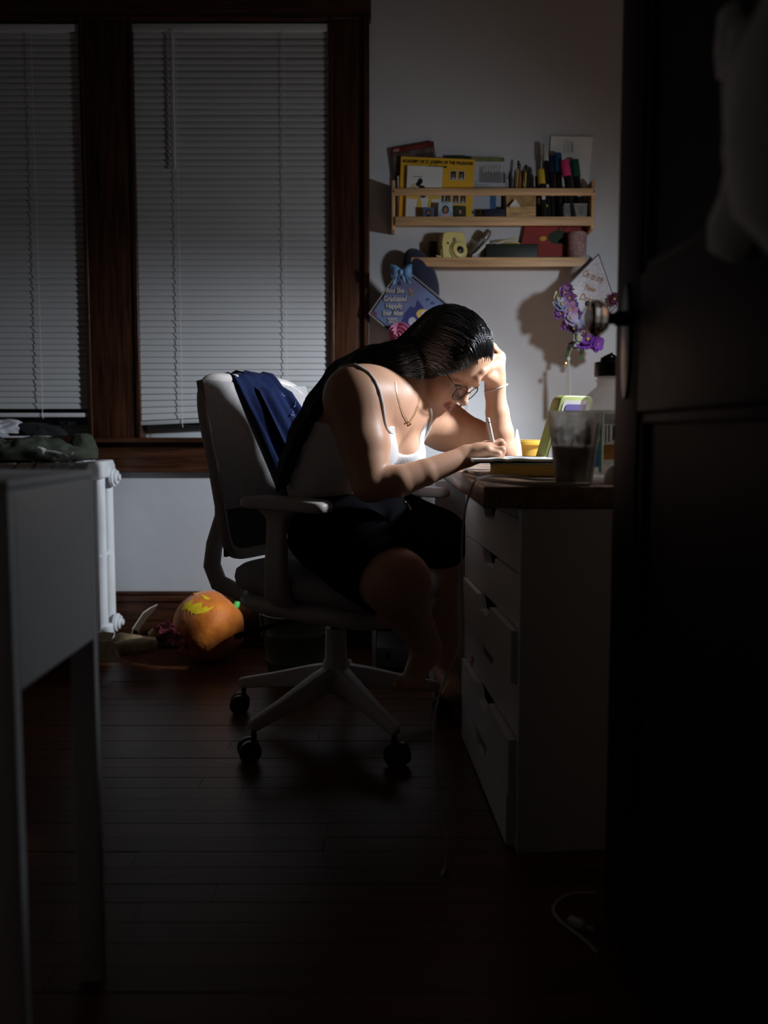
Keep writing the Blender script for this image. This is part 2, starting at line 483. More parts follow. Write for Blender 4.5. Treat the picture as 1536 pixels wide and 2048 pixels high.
# ------------------------------------------------------------------ the open door on the right
dr = thing('door_1', (0.385, 0.50, 0), None, None, kind='structure')
DX, DY0, DY1, DT = P(1240, 640, 1.30).x - .006, 0.50, 1.30, 0.042
g = G()
def dbox(y0, y1, z0, z1, x0=0.0, x1=DT): g.box2((DX + x0, y0, z0), (DX + x1, y1, z1))
st = 0.115
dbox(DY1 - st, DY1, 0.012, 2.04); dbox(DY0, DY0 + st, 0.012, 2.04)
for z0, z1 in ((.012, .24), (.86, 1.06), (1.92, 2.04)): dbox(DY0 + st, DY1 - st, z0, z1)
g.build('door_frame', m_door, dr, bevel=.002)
for z0, z1 in ((.24, .86), (1.06, 1.92)):
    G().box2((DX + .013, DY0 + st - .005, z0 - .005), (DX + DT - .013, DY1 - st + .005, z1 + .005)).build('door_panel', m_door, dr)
    mo = G()
    a0, a1 = DY0 + st, DY1 - st
    for q in ((a0, a0 + .018, z0, z1), (a1 - .018, a1, z0, z1), (a0, a1, z0, z0 + .018), (a0, a1, z1 - .018, z1)):
        mo.box2((DX + .004, q[0], q[2]), (DX + .02, q[1], q[3]))
    mo.build('panel_moulding', m_door, dr, bevel=.004)
ky = DY1 - .062
kz = P(1200, 637, ky).z
m_knob = M('knob_glass', (0.62, 0.54, 0.47), 0.03, trans=1.0, ior=1.5)
pl = G()
pp = []
for k in range(28):
    an = 2 * math.pi * k / 28
    pp.append((DX, ky + .021 * math.cos(an), kz - .035 + .088 * math.sin(an)))
pl.prism(pp, (-.004, 0, 0)).build('lock_plate', m_black, dr, bevel=.001)
kn = G().lathe([(.012, 0), (.012, .016), (.009, .018), (.009, .026), (.017, .029), (.020, .032)], 24, c=(DX - .003, ky, kz), axis=(-1, 0, 0)).build('knob_shank', M('knob_iron', (.03, .025, .02), .35, metal=.8), dr, smooth=True)
kp = G().lathe([(.012, .031), (.024, .035), (.0285, .043), (.027, .052), (.018, .060), (.006, .063), (.0001, .0632)], 12, c=(DX - .003, ky, kz), axis=(-1, 0, 0), cap=False)
kp.build('door_knob', m_knob, dr, smooth=True, sharp=25)
for zz in (.3, 1.75):
    G().tube([(DX - .004, DY0 - .004, zz), (DX - .004, DY0 - .004, zz + .09)], .006, 8).build('hinge', m_steel, dr)

# pale robe hanging on the door face
m_robe = M('robe_cloth', (0.74, 0.75, 0.75), 0.9, bump=.2, bscale=50)
rb = thing('hanging_robe', (DX - .05, .95, 1.2), 'pale grey robe hanging from a hook on the open dark door', 'robe')
def lobe(pts, rad):
    g = G(); g.tube([Vector(p) for p in pts], rad, 14, flat=.55, side=(0, 1, 0)); return g
def dp(px, py, off=.03):
    # on the door face, off metres out from it
    u = (px - 768) / F; Y = (DX - off) / u
    return P(px, py, Y) if False else Vector((DX - off, Y, P(px, py, Y).z))
lobe([dp(1452, 60), dp(1462, 150), dp(1478, 250), dp(1480, 330), dp(1470, 400), dp(1455, 460), dp(1447, 505), dp(1445, 520)],
     [.02, .03, .036, .034, .036, .042, .034, .006]).build('sleeve', m_robe, rb, smooth=True)
lobe([dp(1436, 20), dp(1436, 90), dp(1434, 150), dp(1432, 160)], [.02, .024, .018, .004]).build('collar', m_robe, rb, smooth=True)
lobe([dp(1560, -60, .035), dp(1545, 100, .035), dp(1545, 260, .04), dp(1550, 420, .04), dp(1545, 500, .03)],
     [.03, .07, .075, .06, .02]).build('robe_body', m_robe, rb, smooth=True)
G().tube([(DX, .86, 1.86), (DX - .05, .86, 1.85), (DX - .06, .86, 1.88)], .004, 8).build('hook', m_steel, rb)
# ------------------------------------------------------------------ radiator
rx1 = -1.005
RY0, RY1 = 2.70, 2.985
rad = thing('radiator', (-1.3, (RY0 + RY1) / 2, 0), 'white cast iron radiator under the left window', 'radiator')
ztop = P(190, 922, 2.8).z
def section(x, last):
    g = G(); ys = [RY0 + .018 + (RY1 - RY0 - .036) * k / 3 for k in range(4)]
    for y in ys:
        g.tube([(x, y, .085), (x, y, .12), (x, y, ztop - .06), (x, y, ztop - .03)], [.019, .0215, .0215, .019], 8, flat=1.15)
    # arched head and foot joining the four columns
    for z, s in ((ztop - .03, 1), (.09, -1)):
        prof = [(RY0 - .004, z - s*.035), (RY0 - .002, z + s*.008), (RY0 + .02, z + s*.026), (RY1 - .02, z + s*.030), (RY1 + .002, z + s*.01), (RY1 + .004, z - s*.035)]
        g.prism([(x - .026, a, b) for a, b in prof], (.052, 0, 0))
    for z in (ztop * .52,):
        g.box2((x - .012, RY0 + .01, z - .008), (x + .012, RY1 - .01, z + .008))
    return g
first = None
for i in range(9):
    x = rx1 - .028 - i * .064
    if i == 0: section(x, True).build('section', m_rad, rad, bevel=.006, seg=2)
    elif first is None:
        first = section(x, False).build('section', m_rad, rad, bevel=.006, seg=2); fx = x
    else:
        o = dup(first, rad); o.location = (x - fx, 0, 0)
for z in (ztop - .065, .12):
    G().lathe([(.034, 0), (.034, .012), (.026, .014), (.026, .022), (.012, .023), (.012, .032), (.001, .033)], 16, c=(rx1 - .004, RY1 - .04, z), axis=(1, 0, 0)).build('end_plug', m_rad, rad, smooth=True, sharp=30)
for y in (RY0 + .01, RY1 - .01):
    for x in (rx1 - .028, rx1 - .028 - 8 * .064):
        G().lathe([(.026, 0), (.022, .03), (.016, .06), (.02, .075)], 10, c=(x, y, 0)).build('foot', m_rad, rad, smooth=True)

# ------------------------------------------------------------------ clothes heaped on the radiator
m_olive = M('olive_cotton', (0.045, 0.052, 0.036), 0.95, bump=.3, bscale=80, var=.2)
m_blackc = M('black_cotton', (0.008, 0.008, 0.01), 0.95)
m_greyc = M('pale_grey_cloth', (0.42, 0.43, 0.46), 0.9, var=.15, bump=.2)
from mathutils import noise as mnoise
def crumple(c, rx, ry, rz_, seed, amp=.3, flat=.2, rot=0.0, fq=1.0):
    """A heap of cloth: a rounded lump pushed into creases, flattened underneath."""
    g = G(); nu, nv = 84, 34; vs = []; fs = []
    off = Vector((seed * 3.1, seed * 1.7, seed * .9))
    for j in range(nv + 1):
        b = math.pi * (j / nv - .5)
        for k in range(nu):
            a = 2 * math.pi * k / nu
            d = Vector((math.cos(b) * math.cos(a), math.cos(b) * math.sin(a), math.sin(b)))
            q = Vector((d.x * rx, d.y * ry, d.z * rz_)) * 11 * fq + off
            s_ = mnoise.noise(q) * .55
            rdg = 1 - abs(mnoise.noise(q * 1.9 + Vector((5, 2, 1)))) * 2.4
            rdg2 = 1 - abs(mnoise.noise(Vector((q.x * 2.2, q.y * 4.5, q.z * 4.5)) + Vector((1, 7, 3)))) * 2.2
            k_ = 1 + amp * (s_ + .30 * rdg + .16 * rdg2)
            x, y, z = d.x * rx * k_, d.y * ry * k_, d.z * rz_ * (k_ ** 1.6)
            if z < -rz_ * flat: z = -rz_ * flat
            vs.append(Vector((x * math.cos(rot) - y * math.sin(rot), x * math.sin(rot) + y * math.cos(rot), z)) + Vector(c) + Vector((0, 0, rz_ * flat)))
    for j in range(nv):
        for k in range(nu):
            fs.append((j*nu + k, j*nu + (k+1) % nu, (j+1)*nu + (k+1) % nu, (j+1)*nu + k))
    return g.add(vs, fs)
zt0 = ztop + .004
hp = P(70, 905, 2.85)
o = crumple((-1.33, 2.83, zt0), .25, .105, .060, 3, .42).build('crumpled_shirt', m_olive, smooth=True, sub=1)
tag(o, 'dark olive T-shirt with white print crumpled on top of the white radiator', 'shirt')
shirt = o
# white print lying on the front folds of the shirt
pr = G()
def shirtp(px, py, Y=2.76): return P(px, py, Y)
bars = [(75, 898, 90, 903, .012), (92, 901, 125, 907, .004), (125, 907, 138, 914, .004), (90, 915, 128, 921, .003), (92, 919, 126, 925, .003), (128, 922, 140, 912, .004), (138, 915, 148, 905, .005), (136, 920, 149, 926, .004), (74, 913, 78, 926, .004)]
for a, b, c_, d_, wdt in bars:
    p, q = P(a, b, 2.742), P(c_, d_, 2.742)
    pr.tube([p, (p + q) / 2 + Vector((0, -.002, .002)), q], wdt * .8, 6, flat=.12, side=(0, 0, 1))
po = pr.build('print', M('print_white', (.78, .80, .80), .7), shirt)
for s_, px, py, sz in (('KP', 70, 905, .022), ('NYS', 73, 922, .020), ('STATE', 84, 920, .020)):
    text(s_, 'lettering', MATS['print_white'], P(px, py, 2.735), (0.25, 0, 1), (-1, 0, .25), sz, shirt, bold=.0006)
o = crumple((-1.42, 2.86, zt0 + .092), .15, .07, .034, 9, .5, rot=.2, fq=1.6).build('crumpled_towel', m_greyc, smooth=True, sub=1)
tag(o, 'pale grey and white cloth lying on the olive shirt by the window', 'cloth')
o = crumple((-1.245, 2.88, zt0 + .084), .095, .06, .032, 12, .4).build('crumpled_sock', m_blackc, smooth=True, sub=1)
tag(o, 'small black garment lying on the olive shirt nearest the window mullion', 'garment')
o = crumple((-1.105, 2.93, zt0), .05, .045, .075, 21, .2).build('baseball_hat', m_olive, smooth=True, sub=1)
tag(o, 'dark olive hat on the right end of the radiator behind the shirt print', 'hat')

# ------------------------------------------------------------------ white table at the left, close to the camera
m_tab = M('white_table_lacquer', (0.60, 0.615, 0.63), 0.42, var=.02)
tx, ty0, ty1 = -0.425, 0.905, 1.16
tb = thing('side_table', (-.75, 1.03, 0), 'white side table with a deep apron close to the camera at left', 'table')
tz0, tz1 = .527, .776
G().box2((-1.08, ty0 - .008, tz1 - .012), (tx, ty1 + .004, tz1)).build('tabletop', m_tab, tb, bevel=.003)
G().box2((tx - .022, ty0 + .0, tz0), (tx, ty1 - .01, tz1 - .012)).build('apron', m_tab, tb, bevel=.004, seg=3)
G().box2((-1.05, ty1 - .03, tz0), (tx - .022, ty1 - .012, tz1 - .012)).build('apron', m_tab, tb, bevel=.003)
G().box2((-1.05, ty0 + .012, tz0), (tx - .022, ty0 + .03, tz1 - .012)).build('apron', m_tab, tb, bevel=.003)
G().box2((-1.08, ty0 + .0, tz0), (-1.058, ty1 - .01, tz1 - .012)).build('apron', m_tab, tb, bevel=.003)
for x in (tx - .036, -1.062):
    for y in (ty0 + .0, ty1 - .004):
        G().box2((x, y - .008, 0), (x + .036, y + .008, tz1 - .012)).build('leg', m_tab, tb, bevel=.002)

# ------------------------------------------------------------------ pumpkin plush
m_plush = M('orange_velour', (0.68, 0.155, 0.006), 0.6, var=.22, scale=16, sheen=.3, bump=.5, bscale=70, col2=(.84, .25, .012))
m_yel = M('yellow_felt', (0.88, 0.62, 0.015), 0.8)
pc = P(417, 1242, 2.86)
pk = thing('pumpkin_plush', (pc.x, pc.y, 0), 'orange plush pumpkin with a yellow jagged grin against the dark baseboard', 'plush toy')
ra = .126
ax = Vector((.55, .25, .62)).normalized()              # stem direction
rmx = Vector((0, 0, 1)).rotation_difference(ax).to_matrix()
def pumpkin_r(a, b):
    lob = 1 + .055 * (abs(math.cos(2.5 * a + .6)) ** .8 - .6) * math.cos(b)
    return ra * lob * (1 - .10 * math.exp(-((abs(b) - math.pi/2) / .35) ** 2))
pg = G(); vs = []; fs = []
nu, nv = 60, 30
pctr = Vector((pc.x, pc.y, .128))
def pump(a, b, k=1.0):
    r_ = pumpkin_r(a, b) * k
    p = rmx @ Vector((r_ * 1.0 * math.cos(b) * math.cos(a), r_ * 1.0 * math.cos(b) * math.sin(a), r_ * 1.0 * math.sin(b)))
    q = pctr + p
    if q.z < .004: q.z = .004 + (q.z - .004) * .02
    return q
for j in range(nv + 1):
    for k in range(nu): vs.append(pump(2 * math.pi * k / nu, math.pi * (j / nv - .5)))
for j in range(nv):
    for k in range(nu): fs.append((j*nu + k, j*nu + (k+1) % nu, (j+1)*nu + (k+1) % nu, (j+1)*nu + k))
pg.add(vs, fs)
body = pg.build('pumpkin_body', m_plush, pk, smooth=True, sharp=80)
# small second lobe (the gathered bottom) towards the camera's right
G().ell(P(455, 1272, 2.83) + Vector((0, .02, 0)), (.058, .052, .055), 20, 12, rot=(0, .5, .3)).build('gathered_base', m_plush, pk, smooth=True)
G().tube([P(466, 1218, 2.86), P(472, 1212, 2.87), P(475, 1204, 2.88)], [.008, .012, .010], 8).build('stem', M('green_felt', (.12, .62, .14), .8), pk)
# face: felt shapes laid on the plush, found by casting onto the body
bvh = BVHTree.FromPolygons([tuple(p) for p in pg.v], pg.f)
def onto(px, py, off=.0015):
    o_ = Vector((0, 0, HC)); d = (P(px, py, 1.0) - o_).normalized()
    h = bvh.ray_cast(o_, d)
    return (h[0] + h[1] * off * (1 if h[1].dot(d) < 0 else -1)) if h[0] else P(px, py, 2.8)
def felt(pts, name):
    """A felt patch cut to an outline, lying on the pumpkin: fan of small triangles so that it follows the curve."""
    n = len(pts); g = G()
    pts2 = []
    for i in range(n):
        a, b = pts[i], pts[(i + 1) % n]
        for t in range(4): pts2.append((a[0] + (b[0] - a[0]) * t / 4, a[1] + (b[1] - a[1]) * t / 4))
    bm = bmesh.new()
    vv = [bm.verts.new((x, 0, -y)) for x, y in pts2]
    f_ = bm.faces.new(vv)
    bmesh.ops.triangulate(bm, faces=[f_])
    for _ in range(2): bmesh.ops.subdivide_edges(bm, edges=[e for e in bm.edges if e.calc_length() > 6], cuts=1)
    bm.verts.ensure_lookup_table()
    vs = [onto(v.co.x, -v.co.z) for v in bm.verts]; fs = [[q.index for q in f.verts] for f in bm.faces]
    bm.verts.index_update(); fs = [[q.index for q in f.verts] for f in bm.faces]
    bm.free()
    g.add(vs, fs)
    return g.build(name, m_yel, pk)
felt([(362, 1222), (370, 1207), (387, 1199), (383, 1210), (405, 1205), (399, 1218), (415, 1213), (410, 1220), (428, 1212), (420, 1220), (408, 1226), (392, 1229), (386, 1227), (382, 1230), (382, 1222), (375, 1224), (376, 1218)], 'grin')
felt([(402, 1190), (412, 1193), (420, 1198), (416, 1200), (410, 1199)], 'eye')
felt([(388, 1184), (392, 1190), (385, 1190)], 'nose')

# ------------------------------------------------------------------ scarecrow bits lying by the pumpkin
m_tan = M('tan_burlap', (0.62, 0.47, 0.27), 0.95, var=.2, scale=60, bump=.4, bscale=200)
m_brown = M('brown_felt', (0.42, 0.32, 0.20), 0.95, var=.15, scale=40)
m_maroon = M('maroon_felt', (0.24, 0.04, 0.06), 0.95, var=.3, scale=30)
def fp(px, py, Y): return P(px, py, Y)
o = G()
a, b = fp(222, 1300, 2.70), fp(310, 1288, 2.72)
a.z = max(a.z, .03); b.z = max(b.z, .03)
o.tube([a + Vector((-.04, 0, .0)), a, a + (b - a) * .35, a + (b - a) * .7, b, b + Vector((.006, 0, 0))], [.010, .024, .029, .029, .024, .012], 14)
o = o.build('stuffed_limb', m_tan, smooth=True); tag(o, 'tan stuffed cloth limb lying on the floor beside the maroon felt leaves', 'toy limb')
o = G().tube([fp(224, 1283, 2.78), fp(240, 1277, 2.79), fp(262, 1280, 2.80), fp(300, 1280, 2.81)], [.008, .022, .022, .012], 12).build('stuffed_limb', m_tan, smooth=True)
tag(o, 'second tan stuffed limb lying behind the first, toward the radiator', 'toy limb')
def zig(pts, off, name, mat, label, cat):
    o = G().prism(pts, off).build(name, mat); return tag(o, label, cat)
def pinked(path, n=6, amp=.006):
    out = []
    for i in range(len(path) - 1):
        a, b = Vector(path[i]), Vector(path[i + 1]); d = (b - a); s = d.cross(Vector((0, -1, 0)))
        if s.length > 0: s.normalize()
        for k in range(n): out.append(a + d * k / n + s * (amp if k % 2 else 0))
    return out + [Vector(path[-1])]
e = pinked([fp(237, 1300, 2.62), fp(240, 1312, 2.60), fp(237, 1324, 2.58)], 4, .008)
o = G().prism([fp(178, 1290, 2.64)] + [fp(222, 1286, 2.64)] + e + [fp(190, 1327, 2.58)], (.002, .006, .006)).build('felt_flap', m_brown)
for v in o.data.vertices:
    pass
tag(o, 'brown felt flap with a pinked edge on the floor beneath the radiator', 'felt piece')
o = G().prism([fp(180, 1276, 2.70), fp(206, 1272, 2.72), fp(226, 1274, 2.72), fp(218, 1288, 2.68), fp(190, 1300, 2.66)], (.002, .012, .012)).build('felt_cuff', m_brown)
tag(o, 'greyish brown felt cuff standing beside the radiator foot', 'felt piece')
lv = thing('felt_leaves', (P(345, 1270, 2.74).x, 2.74, 0), 'maroon felt maple leaves in a heap left of the plush pumpkin', 'decoration')
def leaf(c, s, rot, mat, Y):
    pts = []
    prof = [1, .55, .82, .5, .95, .55, .75, .45, .8, .5, .85, .5, .7, .45]
    n = len(prof)
    for i, q in enumerate(prof):
        an = 2 * math.pi * i / n + rot
        pts.append(P(c[0] + s * q * math.cos(an), c[1] + s * .85 * q * math.sin(an), Y + .022 * math.sin(an * 2 + rot) + (c[1] + s * .85 * q * math.sin(an) - c[1]) * -.0007))
    for p in pts: p.z = max(p.z, .004)
    cc = P(c[0], c[1], Y - .012); cc.z = max(cc.z, .008)
    g = G(); vs = [cc] + pts; fs = [(0, 1 + i, 1 + (i + 1) % n) for i in range(n)]
    vs2 = [v + Vector((0, .003, .002)) for v in vs]
    g.add(vs + vs2, fs + [(n + 1 + a, n + 1 + c_, n + 1 + b) for a, b, c_ in fs] + [(1 + i, 1 + (i + 1) % n, n + 2 + (i + 1) % n, n + 2 + i) for i in range(n)])
    return g
for (c, s, ro, Y) in (((335, 1258), 24, .3, 2.76), ((352, 1280), 22, 1.2, 2.70), ((318, 1262), 20, 2.0, 2.79), ((368, 1296), 20, .8, 2.66), ((345, 1268), 18, 2.6, 2.73)):
    leaf(c, s, ro, m_maroon, Y).build('leaf', m_maroon, lv)
o = G().tube([fp(300, 1270, 2.80), fp(311, 1262, 2.80), fp(322, 1264, 2.80)], [.012, .017, .012], 10).build('stuffed_ball', m_tan, smooth=True)
tag(o, 'small tan stuffed ball tucked between the maroon felt leaves and the limbs', 'toy piece')
# bent cardboard leaf with a pale torn edge
p = [PF(262, 1306, .002) + Vector((0, 0, 0)), fp(265, 1258, 2.88), fp(286, 1226, 2.90), fp(300, 1216, 2.92), fp(315, 1209, 2.93), fp(306, 1222, 2.92), fp(292, 1238, 2.90), fp(276, 1262, 2.885), PF(275, 1306, .002)]
o = G().prism(p, (.002, .004, 0)).build('cardboard_strip', M('brown_card', (.07, .045, .025), .9))
tag(o, 'bent brown cardboard strip leaning on the baseboard behind the tan limbs', 'cardboard')
G().tube(p[:3], .0016, 5).tube(p[2:5], .0016, 5).build('torn_edge', M('torn_white', (.7, .66, .55), .9), o)

# ------------------------------------------------------------------ green bin, rack behind the chair
bnx = P(590, 1280, 2.66)
bn = thing('waste_bin', (bnx.x, 2.66, 0), 'dull green metal bin standing behind the grey office chair', 'bin')
m_bin = M('green_enamel', (0.115, 0.135, 0.085), 0.5, metal=.2, var=.1)
zt_ = P(590, 1222, 2.66).z
bc = (bnx.x, 2.66, 0)
prof = [(.092, .003), (.097, zt_ * .28), (.101, zt_ * .30), (.098, zt_ * .32), (.106, zt_ * .68), (.110, zt_ * .70), (.107, zt_ * .72), (.114, zt_ - .004), (.117, zt_), (.112, zt_), (.104, zt_ * .7), (.088, .01), (.001, .01)]
G().lathe([(.001, .003)] + prof, 40, c=bc, cap=False).build('bin_wall', m_bin, bn, smooth=True, sharp=60)
o = G().box((P(521, 1235, 2.62).x, 2.62, P(521, 1235, 2.62).z), (.004, .02, .12), rot=(0, -.08, 0)).build('cardboard_slip', M('pale_card', (.62, .5, .33), .8))
o.location.z += 0
tag(o, 'thin pale card slip sticking up from the left rim of the green bin', 'card')
rk = thing('drawer_rack', (P(800, 1290, 2.8).x, 2.82, 0), 'low grey plastic drawer rack with pale posts on the floor under the desk', 'rack')
m_gp = M('grey_plastic', (.20, .21, .21), .5)
kx0, kx1 = P(748, 1300, 2.72).x, P(846, 1300, 2.72).x
for x in (kx0, kx1):
    for y in (2.72, 2.95): G().box2((x - .007, y - .007, 0), (x + .007, y + .007, .18)).build('post', M('pale_plastic', (.6, .62, .62), .4), rk, bevel=.002)
G().box2((kx0 - .008, 2.715, .165), (kx1 + .008, 2.955, .18)).build('top', m_gp, rk, bevel=.003)
G().box2((kx0 + .01, 2.722, .012), (kx1 - .01, 2.95, .085)).build('drawer', m_gp, rk, bevel=.004)
G().lathe([(.010, 0), (.010, .004), (.006, .005)], 14, c=((kx0 * .7 + kx1 * .3), 2.722, .055), axis=(0, -1, 0)).build('drawer_knob', m_black, rk)
# ------------------------------------------------------------------ desk
DZ = 0.726
DXL = P(967, 973, 1.53).x                       # left (front) edge of the worktop
tilt_d = R(0.5)
dk = G().box2((DXL, 1.53, DZ - .042), (1.0, 3.03, DZ)).build('desk_worktop', m_desk, bevel=.003)
tag(dk, 'long brown wooden worktop carrying the books, the tablet and the drinks', 'desk')
def drawer_unit(name, x, y, rz, label, pulls, W=.62, D=.50, H=.682):
    """White unit of five drawers, faces toward local -x, width along local +y from the near edge."""
    root = thing(name, (x, y, 0), label, 'drawer unit', rz=rz)
    t = .018
    g = G()
    g.box2((.0, 0, .0), (D, t, H)).box2((.0, W - t, .0), (D, W, H)).box2((.0, t, H - t), (D, W - t, H)).box2((.0, t, .0), (D, W - t, .03)).box2((D - .006, t, .03), (D, W - t, H - t))
    g.build('cabinet_body', m_white, root, local=True, bevel=.0012)
    hs = [.1085] * 6
    z = H - t - .002
    for i, h in enumerate(hs):
        pu, sk = pulls[i]
        zt = z; zb_ = z - h + .004; z -= h + .0015
        Md = Matrix.Translation((-pu, t + .003, 0)) @ Matrix.Rotation(sk, 4, 'Z')
        wd = W - 2 * t - .006; c = wd / 2
        # front with a bevelled notch cut out of the top edge
        nw, nb, nd = .075, .045, .030
        poly = [(0, zb_), (wd, zb_), (wd, zt), (c + nw, zt), (c + nb, zt - nd), (c - nb, zt - nd), (c - nw, zt), (0, zt)]
        g = G(Md); th = .018
        vs = [(0, a, b) for a, b in poly] + [(th, a, b) for a, b in poly]
        n = 8
        fs = [(0, 1, 2, 3, 4, 5, 6, 7)[::-1], tuple(range(n, 2*n))] + [(k, (k+1) % n, n + (k+1) % n, n + k) for k in range(n)]
        g.add(vs, fs)
        dr_ = g.build('drawer', m_white, root, local=True)
        b = G(Md)
        b.box2((th, .012, zb_ + .012), (D - .03, .024, zt - .02)).box2((th, wd - .024, zb_ + .012), (D - .03, wd - .012, zt - .02))
        b.box2((th, .02, zb_ + .012), (D - .03, wd - .02, zb_ + .018)).box2((D - .042, .02, zb_ + .012), (D - .03, wd - .02, zt - .02))
        b.build('drawer_box', M('drawer_liner', (.45, .44, .43), .7), dr_, local=True)
    return root
cn = PF(1031, 1707)
du = drawer_unit('drawer_unit', cn.x + .003, cn.y, R(4.0), 'white six-drawer unit under the near end of the worktop, some drawers pulled out', [(-.001, 0), (-.001, 0), (.012, R(-.2)), (-.001, 0), (.015, R(-.4)), (.018, R(-.8))])
du2 = drawer_unit('drawer_unit', .155, 2.42, R(1.0), 'white drawer unit under the far end of the worktop, behind the far armrest', [(-.001, 0)] * 6, W=.60)
# orange flower clip stuck on the fourth drawer of the near unit
fc = P(948, 1323, 1.93)
def flower(c, r, nrm, npet, mat, cmat, name='flower', parent=None, cup=.25, wid=.42, layers=1, seed=0, base=None):
    rr = random.Random(seed)
    rm = Vector((0, 0, 1)).rotation_difference(Vector(nrm).normalized()).to_matrix()
    g = G(); c = Vector(c)
    for L_ in range(layers):
        k_ = 1 - .3 * L_
        for i in range(npet):
            an = 2 * math.pi * (i + .5 * L_) / npet + rr.uniform(-.12, .12)
            d = Vector((math.cos(an), math.sin(an), 0)); s_ = Vector((-math.sin(an), math.cos(an), 0))
            ln = r * k_ * rr.uniform(.88, 1.1); w_ = r * wid * k_
            vs = []; fs = []
            rows = [(0.05, .25), (.3, .75), (.62, 1.0), (.88, .72), (1.0, .25)]
            for t, ww in rows:
                h = cup * r * (t ** 1.6) * (1 + .6 * L_) + .10 * r * L_
                p = d * ln * t
                for e, dz in ((-1, .08), (0, 0), (1, .08)):
                    q = p + s_ * w_ * ww * e * .5 + Vector((0, 0, h + dz * r))
                    vs.append(c + rm @ q)
            for a in range(4):
                for b in range(2):
                    fs.append((a*3 + b, a*3 + b + 1, a*3 + 3 + b + 1, a*3 + 3 + b))
            n = len(vs); off = rm @ Vector((0, 0, -.0008))
            g.add(vs + [v + off for v in vs], fs + [tuple(reversed([q + n for q in f])) for f in fs])
    fo = g.build(name, mat, parent, smooth=True, base=base)
    if cmat is not None:
        G().ell(c + rm @ Vector((0, 0, .10 * r + .12 * r * layers)), r * .16, 8, 6).build('flower_centre', cmat, fo if (parent is None or parent.parent is None) else parent, smooth=True)
    return fo
m_orf = M('orange_petal', (.80, .27, .05), .6)
ff = flower(fc + Vector((-.002, 0, 0)), .014, (-1, -.2, .15), 6, m_orf, M('yellow_centre', (.8, .6, .1), .6), 'flower_clip')
tag(ff, 'small orange flower clip stuck on a white drawer front', 'flower clip')

# ------------------------------------------------------------------ floor lamp (stands behind the door's edge)
lp = thing('floor_lamp', (1.30, 2.20, 0), 'black floor lamp beyond the worktop, hidden by the open door', 'lamp')
G().lathe([(.001, 0), (.13, 0), (.13, .014), (.02, .03), (.001, .03)], 28, c=(1.30, 2.20, 0), cap=False).build('base', m_black, lp, smooth=True)
up_ = -LAMP_AIM
hd = LAMP + up_ * .12
G().tube([(1.30, 2.20, .02), (1.30, 2.20, 1.50), (1.28, 2.18, 1.56), hd], .009, 8).build('pole', m_black, lp, smooth=True)
G().lathe([(.062, .012), (.060, .011), (.034, .075), (.026, .125), (.001, .127), (.001, .122), (.022, .120), (.030, .072), (.056, .012), (.062, .012)], 32, c=LAMP, axis=up_, cap=False).build('lamp_shade', m_black, lp, smooth=True)
for en, cone, rs in ((LAMP_W, LAMP_CONE, .05), (LAMP_W2, LAMP_CONE2, .05)):
    ld = bpy.data.lights.new('lamp_light', 'SPOT'); ld.shadow_soft_size = rs; ld.energy = en; ld.color = LAMP_COL
    ld.spot_size = cone; ld.spot_blend = 1.0
    lo = bpy.data.objects.new('lamp_light', ld); COL.objects.link(lo)
    lo.parent = lp; lo.location = LAMP - LAMP_AIM * .03 * 0 - Vector(lp.location)
    lo.rotation_euler = LAMP_AIM.to_track_quat('-Z', 'Y').to_euler()

# ------------------------------------------------------------------ office chair
CA = R(-35)
CC = Vector((-.135, 2.20, 0))
ch = thing('office_chair', CC, 'light grey office chair with flat armrests, a jacket over its back', 'chair', rz=CA)
CM = WM[ch.name]
m_cg = M('chair_grey_plastic', (.64, .59, .565), .45, var=.03)
m_cf = M('chair_fabric', (.44, .42, .42), .95, bump=.35, bscale=260, var=.08, scale=80)
m_cm = M('chair_back_mesh', (.10, .105, .11), .9, bump=.5, bscale=300)
def cb(g, name, mat, par=ch, **k): 
    g.M = None
    return g.build(name, mat, par, local=True, **k)
# five-star base
for k in range(5):
    an = R(158 + 72 * k) - CA
    d = Vector((math.cos(an), math.sin(an), 0)); s_ = Vector((-math.sin(an), math.cos(an), 0))
    r0, r1 = .02, .305
    vs = []
    for r_, hw, zt_, zb_ in ((r0, .034, .182, .118), (.09, .029, .166, .110), (.2, .022, .134, .094), (.30, .018, .108, .078), (.318, .014, .102, .082)):
        for s in (-1, 1):
            for z, kk in ((zb_, .9), (zt_, .62)):
                vs.append(d * r_ + s_ * hw * s * kk + Vector((0, 0, z)))
    fs = []
    for i in range(4):
        a = i * 4; b = a + 4
        fs += [(a, b, b + 1, a + 1), (a + 2, a + 3, b + 3, b + 2), (a + 1, b + 1, b + 3, a + 3), (a, a + 2, b + 2, b)]
    fs += [(0, 1, 3, 2), (16, 18, 19, 17)]
    G().add(vs, fs).build('base_leg', m_cg, ch, local=True, bevel=.006, seg=3)
    e = d * .303
    cs = G().tube([e + Vector((0, 0, .082)), e + Vector((0, 0, .05))], .007, 8)
    yaw = an + random.uniform(-1.2, 1.2)
    f_ = Vector((math.cos(yaw), math.sin(yaw), 0)); g_ = Vector((-math.sin(yaw), math.cos(yaw), 0))
    ce = e + f_ * .012
    cap = cs
    cap.box(ce + Vector((0, 0, .036)), (.030, .011, .026), rot=(0, 0, yaw)).tube([ce + f_ * .016 + Vector((0, 0, .046)), ce - f_ * .010 + Vector((0, 0, .054))], .008, 8)
    co = cap.build('caster', m_black, ch, local=True, smooth=True)
    for s in (-1, 1):
        G().lathe([(.001, -.009), (.025, -.009), (.0285, -.006), (.0285, .006), (.025, .009), (.001, .009)], 20, c=ce + g_ * .0155 * s + Vector((0, 0, .0285)), axis=g_, cap=False).build('wheel', m_black, co, local=True, smooth=True)
